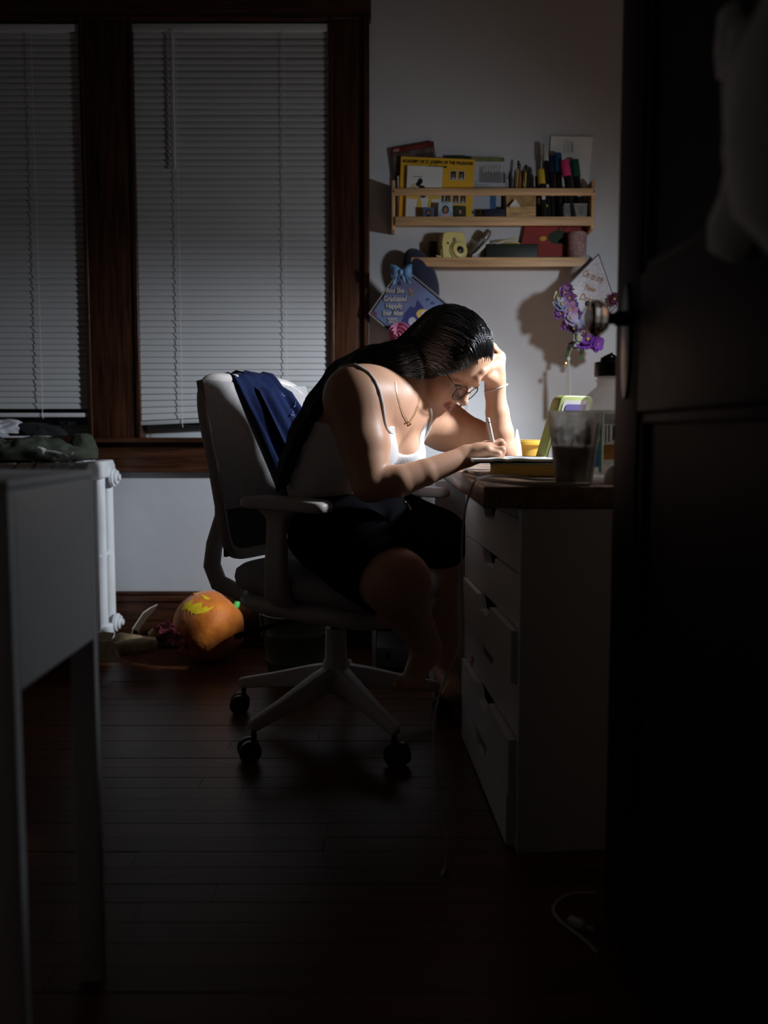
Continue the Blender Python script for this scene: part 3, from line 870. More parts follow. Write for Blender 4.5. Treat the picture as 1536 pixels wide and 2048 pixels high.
G().lathe([(.001, .105), (.036, .105), (.042, .12), (.040, .18), (.031, .20), (.029, .285), (.001, .285)], 28, cap=False).build('column_sleeve', m_cg, ch, local=True, smooth=True, sharp=50)
G().lathe([(.001, .29), (.016, .27), (.016, .33), (.001, .33)], 20, cap=False).build('gas_lift', M('lift_black', (.02, .02, .02), .3, metal=.5), ch, local=True, smooth=True)
G().box((-.01, 0, .335), (.20, .15, .04)).build('tilt_mechanism', m_black, ch, local=True, bevel=.01)
G().tube([(-.02, -.06, .332), (-.06, -.17, .320), (-.10, -.27, .305), (-.105, -.285, .303)], [.006, .006, .009, .008], 8).build('tilt_lever', m_black, ch, local=True, smooth=True)
# seat: pan below and cushion above, waterfall front
def seat_out(z0, z1, grow, name, mat, crown):
    n = 40; rings = []
    for z, k in ((z0, .90), (z0 + .012, .98), ((z0 + z1) / 2, 1.0), (z1 - .014, .985), (z1 - .003, .93), (z1, .80), (z1 + crown, .4), (z1 + crown, .02)):
        ring = []
        for i in range(n):
            t = 2 * math.pi * i / n
            cx, sx = math.cos(t), math.sin(t)
            x = .245 * (abs(cx) ** .55) * (1 if cx > 0 else -1) * k * grow + .015
            y = .248 * (abs(sx) ** .55) * (1 if sx > 0 else -1) * k * grow
            drop = -.028 * max(0, (x - .12) / .13) ** 2 - .010 * x
            ring.append(Vector((x, y, z + drop)))
        rings.append(ring)
    g = G(); vs = [p for r_ in rings for p in r_]; fs = []
    for j in range(len(rings) - 1):
        for i in range(n): fs.append((j*n + i, j*n + (i+1) % n, (j+1)*n + (i+1) % n, (j+1)*n + i))
    fs += [tuple(range(n - 1, -1, -1)), tuple((len(rings)-1)*n + i for i in range(n))]
    return g.add(vs, fs).build(name, mat, ch, local=True, smooth=True, sharp=80)
seat_out(.350, .402, .95, 'seat_pan', m_cg, 0)
seat_out(.404, .472, 1.0, 'seat', m_cf, .004)
# arms
for s in (-1, 1):
    yb, yt = .235 * s, .275 * s
    sect = [(.385, .030, .022, .0, .20 * s), (.392, .034, .024, .0, yb), (.42, .034, .020, .0, yt * .98), (.50, .031, .018, .003, yt), (.58, .028, .016, .006, yt), (.618, .032, .017, .010, yt), (.638, .060, .024, .016, yt), (.646, .085, .030, .020, yt)]
    vs = []; fs = []; n = 20
    for z, hx, hy, cx, cy in sect:
        for i in range(n):
            t = 2 * math.pi * i / n
            c_, s2 = math.cos(t), math.sin(t)
            vs.append((.028 + cx + hx * (abs(c_) ** .6) * (1 if c_ > 0 else -1), cy + hy * (abs(s2) ** .6) * (1 if s2 > 0 else -1), z))
    for j in range(len(sect) - 1):
        for i in range(n): fs.append((j*n + i, j*n + (i+1) % n, (j+1)*n + (i+1) % n, (j+1)*n + i))
    fs += [tuple(range(n - 1, -1, -1)), tuple((len(sect)-1)*n + i for i in range(n))]
    G().add(vs, fs).build('arm_post', m_cg, ch, local=True, smooth=True, sharp=80)
    pts = []
    n = 36; pad = G(); vs = []; fs = []
    for z, k in ((.654, .93), (.658, .99), (.668, 1.0), (.676, .985), (.681, .93), (.682, .5)):
        for i in range(n):
            t = 2 * math.pi * i / n; c_, s2 = math.cos(t), math.sin(t)
            x = .132 * (abs(c_) ** .45) * (1 if c_ > 0 else -1); y = .044 * (abs(s2) ** .6) * (1 if s2 > 0 else -1)
            y *= 1 - .12 * (x / .13)
            vs.append((.066 + x * (k if k > .8 else .8), yt + y * k, z - .010 - .004 * (x / .13) ** 2 * (1 if x > 0 else .2)))
    for j in range(5):
        for i in range(n): fs.append((j*n + i, j*n + (i+1) % n, (j+1)*n + (i+1) % n, (j+1)*n + i))
    fs += [tuple(range(n - 1, -1, -1)), tuple(5*n + i for i in range(n))]
    pad.add(vs, fs).build('armrest', m_cg, ch, local=True, smooth=True, sharp=80)
# back: outer shell frame, fabric front, mesh lower part, S-curved carriers
def bk(y, z, off=0.0):
    """Point on the backrest surface at sideways y and height z; off is forward of it."""
    t = (z - .47) / .50
    x = -.262 + .030 * math.sin(min(max(t, 0), 1) * math.pi * .9) * (1 - 1.2 * t) - .075 * max(0, t) ** 1.6 + .16 * y * y / .2
    return Vector((x + off, y, z))
def bw(z):
    t = (z - .47) / .50
    return .205 + .025 * math.sin(max(0, min(1, t)) * math.pi * .75)
zt_, zb_ = .985, .485
ring = []
n = 64
for i in range(n):
    t = 2 * math.pi * i / n
    c_, s2 = math.cos(t), math.sin(t)
    z = (zt_ + zb_) / 2 + (zt_ - zb_) / 2 * (abs(s2) ** .38) * (1 if s2 > 0 else -1)
    y = bw(z) * (abs(c_) ** .38) * (1 if c_ > 0 else -1)
    ring.append(bk(y, z))
G().tube(ring, .014, 10, flat=1.2, closed=True, side=(1, 0, 0)).build('back_frame', m_cg, ch, local=True, smooth=True, sharp=80)
G().sheet(lambda u, v: bk((u * 2 - 1) * (bw(.62 + v * (zt_ - .635)) - .004), .62 + v * (zt_ - .632), .004), 18, 16, .020).build('back_cushion', m_cf, ch, local=True, smooth=True, sharp=80)
G().sheet(lambda u, v: bk((u * 2 - 1) * (bw(zb_ + v * .14) - .008), zb_ + .004 + v * .136, -.002), 18, 8, .008).build('back_mesh', m_cm, ch, local=True, smooth=True)
for s in (-1, 1):
    y = .17 * s
    cpts = [(bk(y, .80).x - .018, y, .80), (bk(y, .70).x - .024, y, .70), (bk(y, .60).x - .034, y, .60), (-.300, y, .52), (-.312, y, .455), (-.295, y * .95, .405), (-.24, y * .8, .378), (-.16, y * .6, .372), (-.08, y * .45, .372)]
    G().tube(cpts, [.010, .014, .017, .019, .020, .020, .018, .015, .013], 12, flat=1.4, side=(1, 0, 0)).build('back_carrier', m_cg, ch, local=True, smooth=True, sharp=80)

# navy jacket hung over the chair back
m_navy = M('navy_cloth', (.006, .012, .044), .85, bump=.3, bscale=120, spec=.12, col2=(.009, .017, .066), var=.1, scale=20, sheen=.05)
jk = thing('navy_jacket', CM @ Vector((-.30, -.02, .60)), 'navy blue jacket with faint leaf print draped over the office chair back', 'jacket')
def drape(u, v, y0=-.075, y1=.075):
    # v runs from the hem in front, over the top edge, to the hem behind
    yy = y0 + (y1 - y0) * u
    fold = .007 * math.sin(u * 21 + 2 * v) + .006 * math.sin(u * 11 + 1 + v * 4)
    Lf, Lb = .40, .30
    s_ = -Lf + (Lf + Lb) * v
    zt2 = zt_ + .016
    widen = 1 + .35 * (abs(s_) / .3)
    yc = (y0 + y1) / 2
    yy = yc + (yy - yc) * widen + (.13 if s_ < 0 else -.10) * abs(s_) / .3
    R_ = .026
    if s_ < -.035:
        z = zt2 - R_ + (s_ + .035); p = bk(yy, min(z, zt_), .026 + fold * min(1, -s_ * 8))
        p.z = z
    elif s_ > .035:
        z = zt2 - R_ - (s_ - .035); p = bk(yy, min(z, zt_), -.030 - abs(fold) * min(1, s_ * 8) - .02 * max(0, s_ - .1)); p.z = z
    else:
        a = (s_ / .035) * math.pi / 2
        p = bk(yy, zt_, -.002 - .028 * math.sin(a)); p.z = zt2 - R_ + R_ * math.cos(a) + fold * .4
    return CM @ p
jf = G().sheet(drape, 44, 44, .005).build('jacket_cloth', m_navy, jk, smooth=True, sharp=80)
G().sheet(lambda u, v: drape(u, v, -.02, .10) + CM.to_3x3() @ Vector((.012 if v < .5 else -.01, .0, .010)), 26, 40, .005).build('sleeve', m_navy, jk, smooth=True, sharp=80)
m_lp = M('leaf_print', (.075, .095, .21), .85)
for (u, v) in ((.75, .30), (.88, .42), (.62, .38), (.8, .2), (.93, .33), (.7, .46), (.55, .24)):
    c = drape(u, v, -.02, .10); q = CM.to_3x3() @ Vector((.0165, 0, .010)); lf = G()
    for k in range(3):
        an = k * 2.1 + u * 9
        a = CM.to_3x3() @ Vector((.001, math.cos(an) * .011, math.sin(an) * .011)); b = CM.to_3x3() @ Vector((0, -math.sin(an) * .003, math.cos(an) * .003))
        lf.add([c + q, c + q + a * .5 + b, c + q + a, c + q + a * .5 - b], [(0, 1, 2, 3)])
    lf.build('printed_leaf', m_lp, jk)
# ------------------------------------------------------------------ the woman at the desk: one continuous body surface
class Field:
    """Signed distance field on a grid, filled by smooth unions of tapered limbs and ellipsoids."""
    def __init__(s, lo, hi, h):
        s.h = h; s.lo = np.array(lo, np.float32)
        s.ax = [np.arange(lo[i], hi[i], h, dtype=np.float32) for i in range(3)]
        s.D = np.full([len(a) for a in s.ax], 0.15, np.float32)
    def block(s, lo, hi):
        sl = []
        for i in range(3):
            a = int(max(0, math.floor((lo[i] - s.lo[i]) / s.h))); b = int(min(len(s.ax[i]), math.ceil((hi[i] - s.lo[i]) / s.h) + 1))
            sl.append(slice(a, max(a, b)))
        return tuple(sl)
    def grid(s, sl):
        return (s.ax[0][sl[0]][:, None, None], s.ax[1][sl[1]][None, :, None], s.ax[2][sl[2]][None, None, :])
    def put(s, sl, d, k, op):
        A = s.D[sl]
        if op == 'u':
            h = np.maximum(k - np.abs(A - d), 0) / k
            s.D[sl] = np.minimum(A, d) - h * h * k * .25
        elif op == 's':
            h = np.maximum(k - np.abs(A + d), 0) / k
            s.D[sl] = np.maximum(A, -d) + h * h * k * .25
    def cap(s, a, b, ra, rb, k=.02, op='u'):
        a = np.array(a, np.float32); b = np.array(b, np.float32); r = max(ra, rb) + k + 3 * s.h
        sl = s.block(np.minimum(a, b) - r, np.maximum(a, b) + r); x, y, z = s.grid(sl)
        if any(q.size == 0 for q in (x, y, z)): return s
        ba = b - a; L2 = float(ba @ ba) + 1e-12
        t = np.clip(((x - a[0]) * ba[0] + (y - a[1]) * ba[1] + (z - a[2]) * ba[2]) / L2, 0, 1)
        d = np.sqrt((x - a[0] - t * ba[0])**2 + (y - a[1] - t * ba[1])**2 + (z - a[2] - t * ba[2])**2) - (ra + (rb - ra) * t)
        s.put(sl, d, k, op); return s
    def chain(s, pts, rs, k=.02):
        for i in range(len(pts) - 1): s.cap(pts[i], pts[i+1], rs[i], rs[i+1], k)
        return s
    def ell(s, c, r, fr=None, k=.03, op='u'):
        c = np.array(c, np.float32); R3 = np.array(fr if fr is not None else np.eye(3), np.float32)   # rows: axes
        m = max(r) + k + 3 * s.h
        sl = s.block(c - m, c + m); x, y, z = s.grid(sl)
        if any(q.size == 0 for q in (x, y, z)): return s
        q0 = q1 = 0
        for i in range(3):
            p = (x - c[0]) * R3[i, 0] + (y - c[1]) * R3[i, 1] + (z - c[2]) * R3[i, 2]
            q0 = q0 + (p / r[i])**2; q1 = q1 + (p / r[i]**2)**2
        k0 = np.sqrt(q0); k1 = np.sqrt(q1) + 1e-9
        s.put(sl, k0 * (k0 - 1) / k1, k, op); return s
    def mesh(s):
        D = s.D; ins = D < 0
        nx, ny, nz = D.shape
        cnt = np.zeros((nx-1, ny-1, nz-1), np.uint8)
        for i in (0, 1):
            for j in (0, 1):
                for k in (0, 1): cnt += ins[i:nx-1+i, j:ny-1+j, k:nz-1+k]
        act = (cnt > 0) & (cnt < 8)
        idx = np.argwhere(act); n = len(idx)
        cid = np.full(act.shape, -1, np.int32); cid[act] = np.arange(n)
        pos = np.zeros((n, 3), np.float64); w = np.zeros(n)
        C = [(i, j, k) for i in (0, 1) for j in (0, 1) for k in (0, 1)]
        val = {c: D[idx[:, 0] + c[0], idx[:, 1] + c[1], idx[:, 2] + c[2]].astype(np.float64) for c in C}
        for c in C:
            for ax in range(3):
                if c[ax] == 0:
                    e = list(c); e[ax] = 1; e = tuple(e)
                    d0, d1 = val[c], val[e]; m = (d0 < 0) != (d1 < 0)
                    t = np.where(m, d0 / np.where(m, d0 - d1, 1), 0)
                    p = np.tile(np.array(c, float), (n, 1)); p[:, ax] += t
                    pos += p * m[:, None]; w += m
        V = (idx + pos / w[:, None]) * s.h + s.lo
        Fs = []
        for ax in range(3):
            sh = [slice(None)] * 3; a = [slice(None)] * 3; b = [slice(None)] * 3
            a[ax] = slice(0, -1); b[ax] = slice(1, None)
            m = ins[tuple(a)] != ins[tuple(b)]
            e = np.argwhere(m); u, v = (ax + 1) % 3, (ax + 2) % 3
            e = e[(e[:, u] > 0) & (e[:, v] > 0) & (e[:, u] < D.shape[u] - 1) & (e[:, v] < D.shape[v] - 1)]
            flip = ins[tuple(e.T)]
            q = []
            for du, dv in ((-1, -1), (0, -1), (0, 0), (-1, 0)):
                t = e.copy(); t[:, u] += du; t[:, v] += dv
                q.append(cid[t[:, 0], t[:, 1], t[:, 2]])
            q = np.stack(q, 1); q[~flip] = q[~flip][:, ::-1]
            Fs.append(q)
        return V, np.concatenate(Fs)
def mesh_np(name, V, Fc, mat, parent, cols=None):
    me = bpy.data.meshes.new(name)
    inv = np.array(wm(parent).inverted()) if parent else np.eye(4)
    Vl = V @ inv[:3, :3].T + inv[:3, 3]
    me.vertices.add(len(V)); me.vertices.foreach_set('co', Vl.astype(np.float32).ravel())
    me.loops.add(Fc.size); me.loops.foreach_set('vertex_index', Fc.astype(np.int32).ravel())
    me.polygons.add(len(Fc)); me.polygons.foreach_set('loop_start', np.arange(0, Fc.size, 4, dtype=np.int32))
    me.polygons.foreach_set('use_smooth', np.ones(len(Fc), bool))
    me.update(calc_edges=True); me.validate()
    if cols is not None:
        at = me.color_attributes.new('Col', 'FLOAT_COLOR', 'POINT')
        at.data.foreach_set('color', np.concatenate([cols, np.ones((len(cols), 1))], 1).astype(np.float32).ravel())
    me.materials.append(mat)
    o = bpy.data.objects.new(name, me); COL.objects.link(o); o.parent = parent
    WM[o.name] = wm(parent).copy() if parent else Matrix.Identity(4)
    return o
def nrm(v): v = np.array(v, float); return v / np.linalg.norm(v)
def A(p): return np.array(tuple(p), float)

# --- torso frame and joints
Wst, Cht, Nkb = A(P(678, 940, 2.17)), A(P(748, 838, 2.11)), A(P(792, 782, 2.10))
tup = nrm(Nkb - Wst); tf = np.array([.80, -.60, -.25]); tf = nrm(tf - tup * (tf @ tup)); tl = np.cross(tup, tf)
TF = np.array([tl, tf, tup])
hipR, hipL = A(P(655, 1068, 2.11)), A(P(735, 1055, 2.34)); hipR[2] = hipL[2] = .575
Rs, Re, Rw = A(P(709, 795, 1.985)), A(P(741, 966, 1.925)), A(P(934, 912, 1.985))
Ls, Le, Lw = A(P(888, 852, 2.27)), A(P(1003, 901, 2.22)), A(P(990, 784, 2.205))
Le[2] = max(Le[2], DZ + .043)
knR, knL = A(P(794, 1166, 1.80)), A(P(872, 1080, 2.26))
anR, anL = A(P(856, 1296, 1.97)), A(P(892, 1320, 2.30))
# --- head frame
hy, hp_ = R(32), R(45)
hf = np.array([math.cos(hp_) * math.cos(hy), -math.cos(hp_) * math.sin(hy), -math.sin(hp_)])
hu = np.array([math.sin(hp_) * math.cos(hy), -math.sin(hp_) * math.sin(hy), math.cos(hp_)])
hl = np.cross(hu, hf)
HF = np.array([hl, hf, hu]); HC0 = A(P(890, 724, 2.15))
def HL(x, y, z): return HC0 + hl * x + hf * y + hu * z
def torso(B, gr=0.0, hips=True):
    B.ell(Cht + tup * .005, (.150 + gr, .108 + gr, .135 + gr), TF, .03)
    B.ell(Cht - tup * .09 + tf * .005, (.140 + gr, .115 + gr, .125 + gr), TF, .05)
    B.ell(Wst - tup * .005 + tf * .012, (.158 + gr, .128 + gr, .115 + gr), TF, .05)
    for s in (-1, 1):
        B.ell(Cht + tl * .068 * s + tf * .092 - tup * .042, (.066 + gr, .060 + gr, .066 + gr), TF, .028)
    if hips:
        c = (hipR + hipL) / 2
        B.ell(c + np.array([0, 0, .07]), (.175 + gr, .15 + gr, .12 + gr), TF, .06)
B = Field((-.42, 1.66, .03), (.37, 2.52, 1.17), .0036)
torso(B)
# shoulders, neck
B.cap(Nkb - tup * .02, Rs + tup * .005, .050, .062, .05); B.cap(Nkb - tup * .02, Ls, .050, .056, .05)
B.cap(Cht + tl * .10 + tup * .06, Ls, .065, .058, .05); B.cap(Cht - tl * .10 + tup * .05, Rs, .07, .064, .05)
B.cap(Nkb - tup * .01, HL(0, -.035, -.05), .056, .052, .03)
# arms
B.cap(Rs, Rs * .45 + Re * .55, .066, .061, .03); B.cap(Rs * .45 + Re * .55, Re, .061, .048, .008)
B.chain([Re, A(P(798, 962, 1.920)), A(P(850, 945, 1.94)), Rw], [.045, .0385, .0325, .0255], .006)
B.cap(Ls, Ls * .5 + Le * .5, .058, .055, .03); B.cap(Ls * .5 + Le * .5, Le, .055, .043, .006)
B.chain([Le, Le * .70 + Lw * .30, Le * .35 + Lw * .65, Lw], [.040, .0385, .032, .0265], .006)
# legs and bare feet
for hip, kn, an, ft, r0 in ((hipR, knR, anR, A(P(824, 1340, 1.88)), .102), (hipL, knL, anL, A(P(905, 1392, 2.20)), .098)):
    B.cap(hip, hip * .5 + kn * .5, r0, r0 * .94, .04); B.cap(hip * .5 + kn * .5, kn, r0 * .94, .078, .006)
    B.chain([kn, kn * .7 + an * .3 + np.array([-.01, 0, 0]), an], [.072, .060, .036], .015)
    ft[2] = an[2] - .055
    B.cap(an + np.array([-.01, .01, -.02]), ft, .034, .026, .025)
    sd = nrm(np.cross(ft - an, [0, 0, 1]))
    for k in range(5):
        q = ft + sd * (.026 - .013 * k); q2 = q + nrm(ft - an) * (.030 - .003 * k); q2[2] = q[2] - .006
        B.cap(q, q2, .011, .009 if k else .012, .008)
# head and face
def hell(c, r, k, op='u'): B.ell(HL(*c), r, HF, k, op)
def hcap(a, b, ra, rb, k, op='u'): B.cap(HL(*a), HL(*b), ra, rb, k, op)
hell((0, -.012, .035), (.074, .095, .088), .02)
hell((0, .030, -.035), (.060, .056, .080), .03)
hcap((0, .062, -.098), (0, .066, -.102), .020, .019, .025)
for s in (-1, 1):
    hcap((s * .054, -.005, -.055), (s * .016, .058, -.097), .020, .017, .03)
    hell((s * .040, .055, -.036), (.026, .026, .026), .03)
    hell((s * .030, .052, -.070), (.026, .026, .024), .03)
    hcap((s * .012, .086, .026), (s * .044, .070, .024), .011, .010, .018)
    B.ell(HL(s * .033, .098, -.002), (.019, .014, .013), HF, .016, 's')
    hell((s * .032, .0745, -.001), (.0155, .0135, .0125), .005)
    hcap((s * .046, .064, -.006), (s * .018, .083, -.006), .005, .004, .006)
    hell((s * .0125, .097, -.042), (.0085, .010, .008), .008)
    hell((s * .078, -.012, -.012), (.008, .018, .030), .006)
hell((0, .080, .060), (.045, .014, .035), .04)
hcap((0, .089, .012), (0, .1135, -.034), .0075, .0105, .014)
hell((0, .115, -.037), (.011, .010, .0095), .010)
for s in (-1, 1): B.ell(HL(s * .007, .110, -.047), (.0042, .006, .004), HF, .003, 's')
hcap((0, .0905, -.056), (0, .0915, -.062), .010, .008, .012)
for s in (-1, 1):
    hcap((s * .020, .0835, -.0705), (s * .005, .0975, -.0665), .0042, .0062, .005)
    hcap((s * .018, .083, -.0725), (0, .0955, -.0785), .0042, .0072, .005)
hcap((-.024, .086, -.072), (.024, .086, -.072), .0016, .0016, .004, 's')
hcap((-.012, .0985, -.0722), (.012, .0985, -.0722), .0017, .0017, .003, 's')
def front(px, py, sink=.004, Yd=2.15):
    """The point where the line of sight through px, py meets the figure built so far, sunk a little."""
    o_ = np.array([0, 0, HC]); d = A(P(px, py, 1.0)) - o_
    for t in np.arange(1.75, 2.45, .003):
        p = o_ + d * t; i = np.round((p - B.lo) / B.h).astype(int)
        if (i >= 0).all() and (i < np.array(B.D.shape)).all() and B.D[tuple(i)] < 0: return o_ + d * (t + sink)
    return A(P(px, py, Yd))
# hands: left (against the forehead)
def hand(pts_palm, r_palm, fingers, k=.012):
    for a, b, ra, rb in pts_palm: B.cap(a, b, ra, rb, k)
    for f_ in fingers:
        ps, rs = f_
        for i in range(len(ps) - 1): B.cap(ps[i], ps[i+1], rs[i], rs[i+1], .004 if i else .006)
q = lambda x, y, Y: A(P(x, y, Y))
hand([(Lw, q(991, 752, 2.20), .026, .025), (q(988, 756, 2.180), q(993, 724, 2.160), .024, .018), (q(990, 752, 2.215), q(999, 714, 2.225), .022, .017), (q(991, 750, 2.20), q(998, 716, 2.20), .024, .019), (q(986, 756, 2.160), q(970, 747, 2.125), .021, .017), (q(990, 768, 2.195), q(992, 740, 2.165), .027, .024)], 0,
     [([q(992, 728, 2.150), q(977, 734, 2.118), front(962, 742, .002), front(952, 756, .000), front(951, 769, .000)], [.0140, .0145, .0140, .0125, .0105]),
      ([q(996, 718, 2.180), q(980, 716, 2.150), q(966, 728, 2.130), q(958, 748, 2.118)], [.0135, .0130, .012, .010]),
      ([q(999, 712, 2.208), q(985, 694, 2.200), q(968, 692, 2.19)], [.013, .0115, .0095]),
      ([q(1000, 713, 2.228), q(986, 696, 2.226), q(970, 694, 2.216)], [.0125, .011, .0095]),
      ([q(986, 764, 2.226), q(966, 750, 2.232), q(956, 736, 2.226)], [.015, .0125, .010])])
# right hand holding the stylus
hand([(Rw, q(958, 906, 1.985), .0265, .024), (q(956, 903, 1.995), q(974, 893, 2.008), .020, .0145), (q(956, 908, 1.972), q(974, 901, 1.966), .019, .0135), (q(958, 905, 1.985), q(976, 897, 1.986), .020, .0145)], 0,
     [([q(975, 893, 2.008), q(1001, 885, 2.012), q(1002, 897, 2.004), q(993, 910, 1.998)], [.0115, .0100, .0090, .0078]),
      ([q(976, 896, 1.994), q(1004, 889, 1.992), q(1004, 902, 1.990), q(993, 913, 1.988)], [.0115, .0102, .0092, .008]),
      ([q(975, 900, 1.978), q(1004, 901, 1.972), q(1001, 912, 1.972), q(988, 916, 1.974)], [.0112, .0100, .0090, .008]),
      ([q(972, 904, 1.964), q(996, 909, 1.958), q(992, 916, 1.960), q(981, 918, 1.964)], [.0105, .0090, .0082, .0074]),
      ([q(954, 898, 2.008), q(972, 890, 2.026), q(986, 901, 2.012)], [.0135, .0112, .0085])])
V, Fc = B.mesh()
# skin colour painted with the body: lips, brows, nails of the hands
loc = (V - HC0) @ HF.T
def segd(p, a, b):
    a = np.array(a); b = np.array(b); t = np.clip(((p - a) @ (b - a)) / ((b - a) @ (b - a)), 0, 1)
    return np.linalg.norm(p - a - t[:, None] * (b - a), axis=1)
skin = np.array([.66, .365, .235])
cols = np.tile(skin, (len(V), 1)) 
nz = np.sin(V[:, 0] * 60) * np.sin(V[:, 1] * 53 + 1) * np.sin(V[:, 2] * 47 + 2)
cols *= (1 + .05 * nz)[:, None]
def paint(d, r, soft, c, amt=1.0):
    global cols
    w = np.clip((r - d) / soft, 0, 1)[:, None] * amt
    cols = cols * (1 - w) + np.array(c) * w
for s in (-1, 1):
    paint(segd(loc, (s * .040, .062, -.036), (s * .040, .065, -.030)), .034, .03, (.60, .29, .22), .5)
    paint(segd(loc, (s * .020, .085, -.0705), (0, .099, -.0665)), .0075, .002, (.36, .11, .10), .9)
    paint(segd(loc, (s * .018, .085, -.0725), (0, .097, -.0785)), .0085, .002, (.38, .12, .11), .9)
    paint(segd(loc, (s * .014, .092, .026), (s * .034, .086, .033)), .0065, .003, (.05, .025, .018), .85)
    paint(segd(loc, (s * .034, .086, .033), (s * .050, .070, .026)), .0055, .003, (.05, .025, .018), .8)
    paint(segd(loc, (s * .020, .086, -.007), (s * .045, .073, -.008)), .0045, .002, (.03, .015, .012), .9)
paint(segd(loc, (-.016, .094, -.0722), (.016, .094, -.0722)), .0028, .0015, (.12, .03, .03), .9)
pers = thing('person', (-.13, 2.2, .47), 'woman in white camisole bent over the desk, head on one hand, writing', 'person')
m_skin = M('skin', (.45, .25, .17), .46, attr='Col', sss=.12, spec=.4, bump=.06, bscale=400)
body = mesh_np('body', V, Fc, m_skin, pers, cols)
BV = BVHTree.FromPolygons(V.tolist(), Fc.tolist())
OC = Vector((0, 0, HC))
def skin_at(px, py, off=.002):
    d = (P(px, py, 1.0) - OC).normalized(); h = BV.ray_cast(OC, d)
    return (h[0] + h[1] * off) if h[0] else None
def snap(p, off=.002):
    h = BV.find_nearest(Vector(p)); return h[0] + h[1] * off

# --- white ribbed camisole: a shell over the torso, cut at neckline and waist
def clip_field(Fd, n, c):       # keep the side where (p-c).n < 0
    x, y, z = Fd.grid((slice(None),) * 3)
    d = ((x - c[0]) * n[0] + (y - c[1]) * n[1] + (z - c[2]) * n[2]).astype(np.float32)
    Fd.D = np.maximum(Fd.D, d)
T = Field((-.36, 1.80, .52), (.22, 2.42, 1.02), .0042)
torso(T, .0055)
T.cap(Cht + tl * .10 + tup * .06, Ls, .0705, .0635, .05); T.cap(Cht - tl * .10 + tup * .05, Rs, .0755, .0695, .05)
a1, a2, a3 = A(P(640, 842, 2.05)), A(P(770, 856, 1.96)), A(P(868, 836, 2.16))
n1 = nrm(np.cross(a2 - a1, a3 - a1)); n1 = n1 if n1 @ tup > 0 else -n1
clip_field(T, n1, a2)
sc = skin_at(818, 864, 0) or P(818, 864, 2.0)
T.ell(A(sc) + tup * .024, (.067, .08, .083), TF, .006, 's')
clip_field(T, nrm([.12, 0, -1.0]), A(P(640, 1030, 2.1)))
Vt, Ft = T.mesh()
m_cami = M('camisole_rib', (.78, .765, .76), .9, bump=.35, bscale=420, stretch=(1, 1, .25), sheen=.2)
top = mesh_np('camisole', Vt, Ft, m_cami, pers)
BVt = BVHTree.FromPolygons(Vt.tolist(), Ft.tolist())
def strap(pts, name='strap', r=.0052):
    ps = [p for p in (skin_at(x, y, .002) for x, y in pts) if p]
    return ps
ps = strap([(788, 870), (779, 864), (772, 856), (769, 845), (767, 830), (764, 808), (758, 784), (749, 762), (737, 746), (724, 738)])
e = ps[-1]
back = [snap(e + Vector(tuple(-tf * .03 - tl * 0 + tup * .0)), .002), snap(e + Vector(tuple(-tf * .08 - tup * .03)), .002), snap(e + Vector(tuple(-tf * .13 - tup * .08)), .002), snap(e + Vector(tuple(-tf * .15 - tup * .14)), .004)]
G().tube(smooth_path_(ps + back) if False else ps + back, .0038, 8).build('strap', m_cami, top, smooth=True)
ps = strap([(845, 882), (851, 870), (858, 856), (862, 842), (862, 828), (859, 816)])
if len(ps) > 2: G().tube(ps, .0038, 8).build('strap', m_cami, top, smooth=True)
# --- black shorts
S = Field((-.42, 1.66, .38), (.30, 2.52, .80), .005)
torso(S, .011)
for hip, kn, r0 in ((hipR, knR, .102), (hipL, knL, .098)):
    S.cap(hip, hip * .5 + kn * .5, r0 + .012, r0 * .94 + .013, .04); S.cap(hip * .5 + kn * .5, kn, r0 * .94 + .013, .093, .006)
clip_field(S, nrm([-.10, 0, 1.0]), A(P(640, 990, 2.1)))
x, y, z = S.grid((slice(None),) * 3)
for hip, kn, up_cut, near in ((hipR, knR, -.12, y < 2.03), (hipL, knL, -.30, y >= 2.03)):
    dr_ = nrm(kn - hip); tilt = nrm(dr_ + np.array([0, 0, up_cut]))
    c_ = kn - dr_ * .030 if up_cut > -.2 else kn + dr_ * .10
    hd_ = ((x - c_[0]) * tilt[0] + (y - c_[1]) * tilt[1] + (z - c_[2]) * tilt[2]).astype(np.float32)
    S.D = np.where(near, np.maximum(S.D, hd_), S.D).astype(np.float32)
Vs, Fs_ = S.mesh()
mesh_np('shorts', Vs, Fs_, M('black_jersey', (.0045, .0045, .0055), .95, spec=.0, bump=.3, bscale=40), pers)
# thin brown cord tie at the waistband
G().tube([skin_at(806, 990, .02) or P(806, 990, 2.0), P(812, 1004, 1.99), P(822, 1020, 1.98)], .003, 6).build('drawstring', M('drawstring_pale', (.35, .33, .30), .8), pers, smooth=True)

# --- eyes behind the lids
for s in (-1, 1):
    c = HL(s * .032, .0755, -.0035)
    G().ell(c, .0132, 16, 10).build('eye', M('eye_dark', (.045, .028, .022), .15), pers, smooth=True)
    lash = [HL(s * (.018 + .007 * k), .0885 - .0007 * k * k * 1.5, -.0055 - .0006 * k) for k in range(5)]
    G().tube(lash, .0011, 5, flat=1).build('eyelashes', m_black, pers)

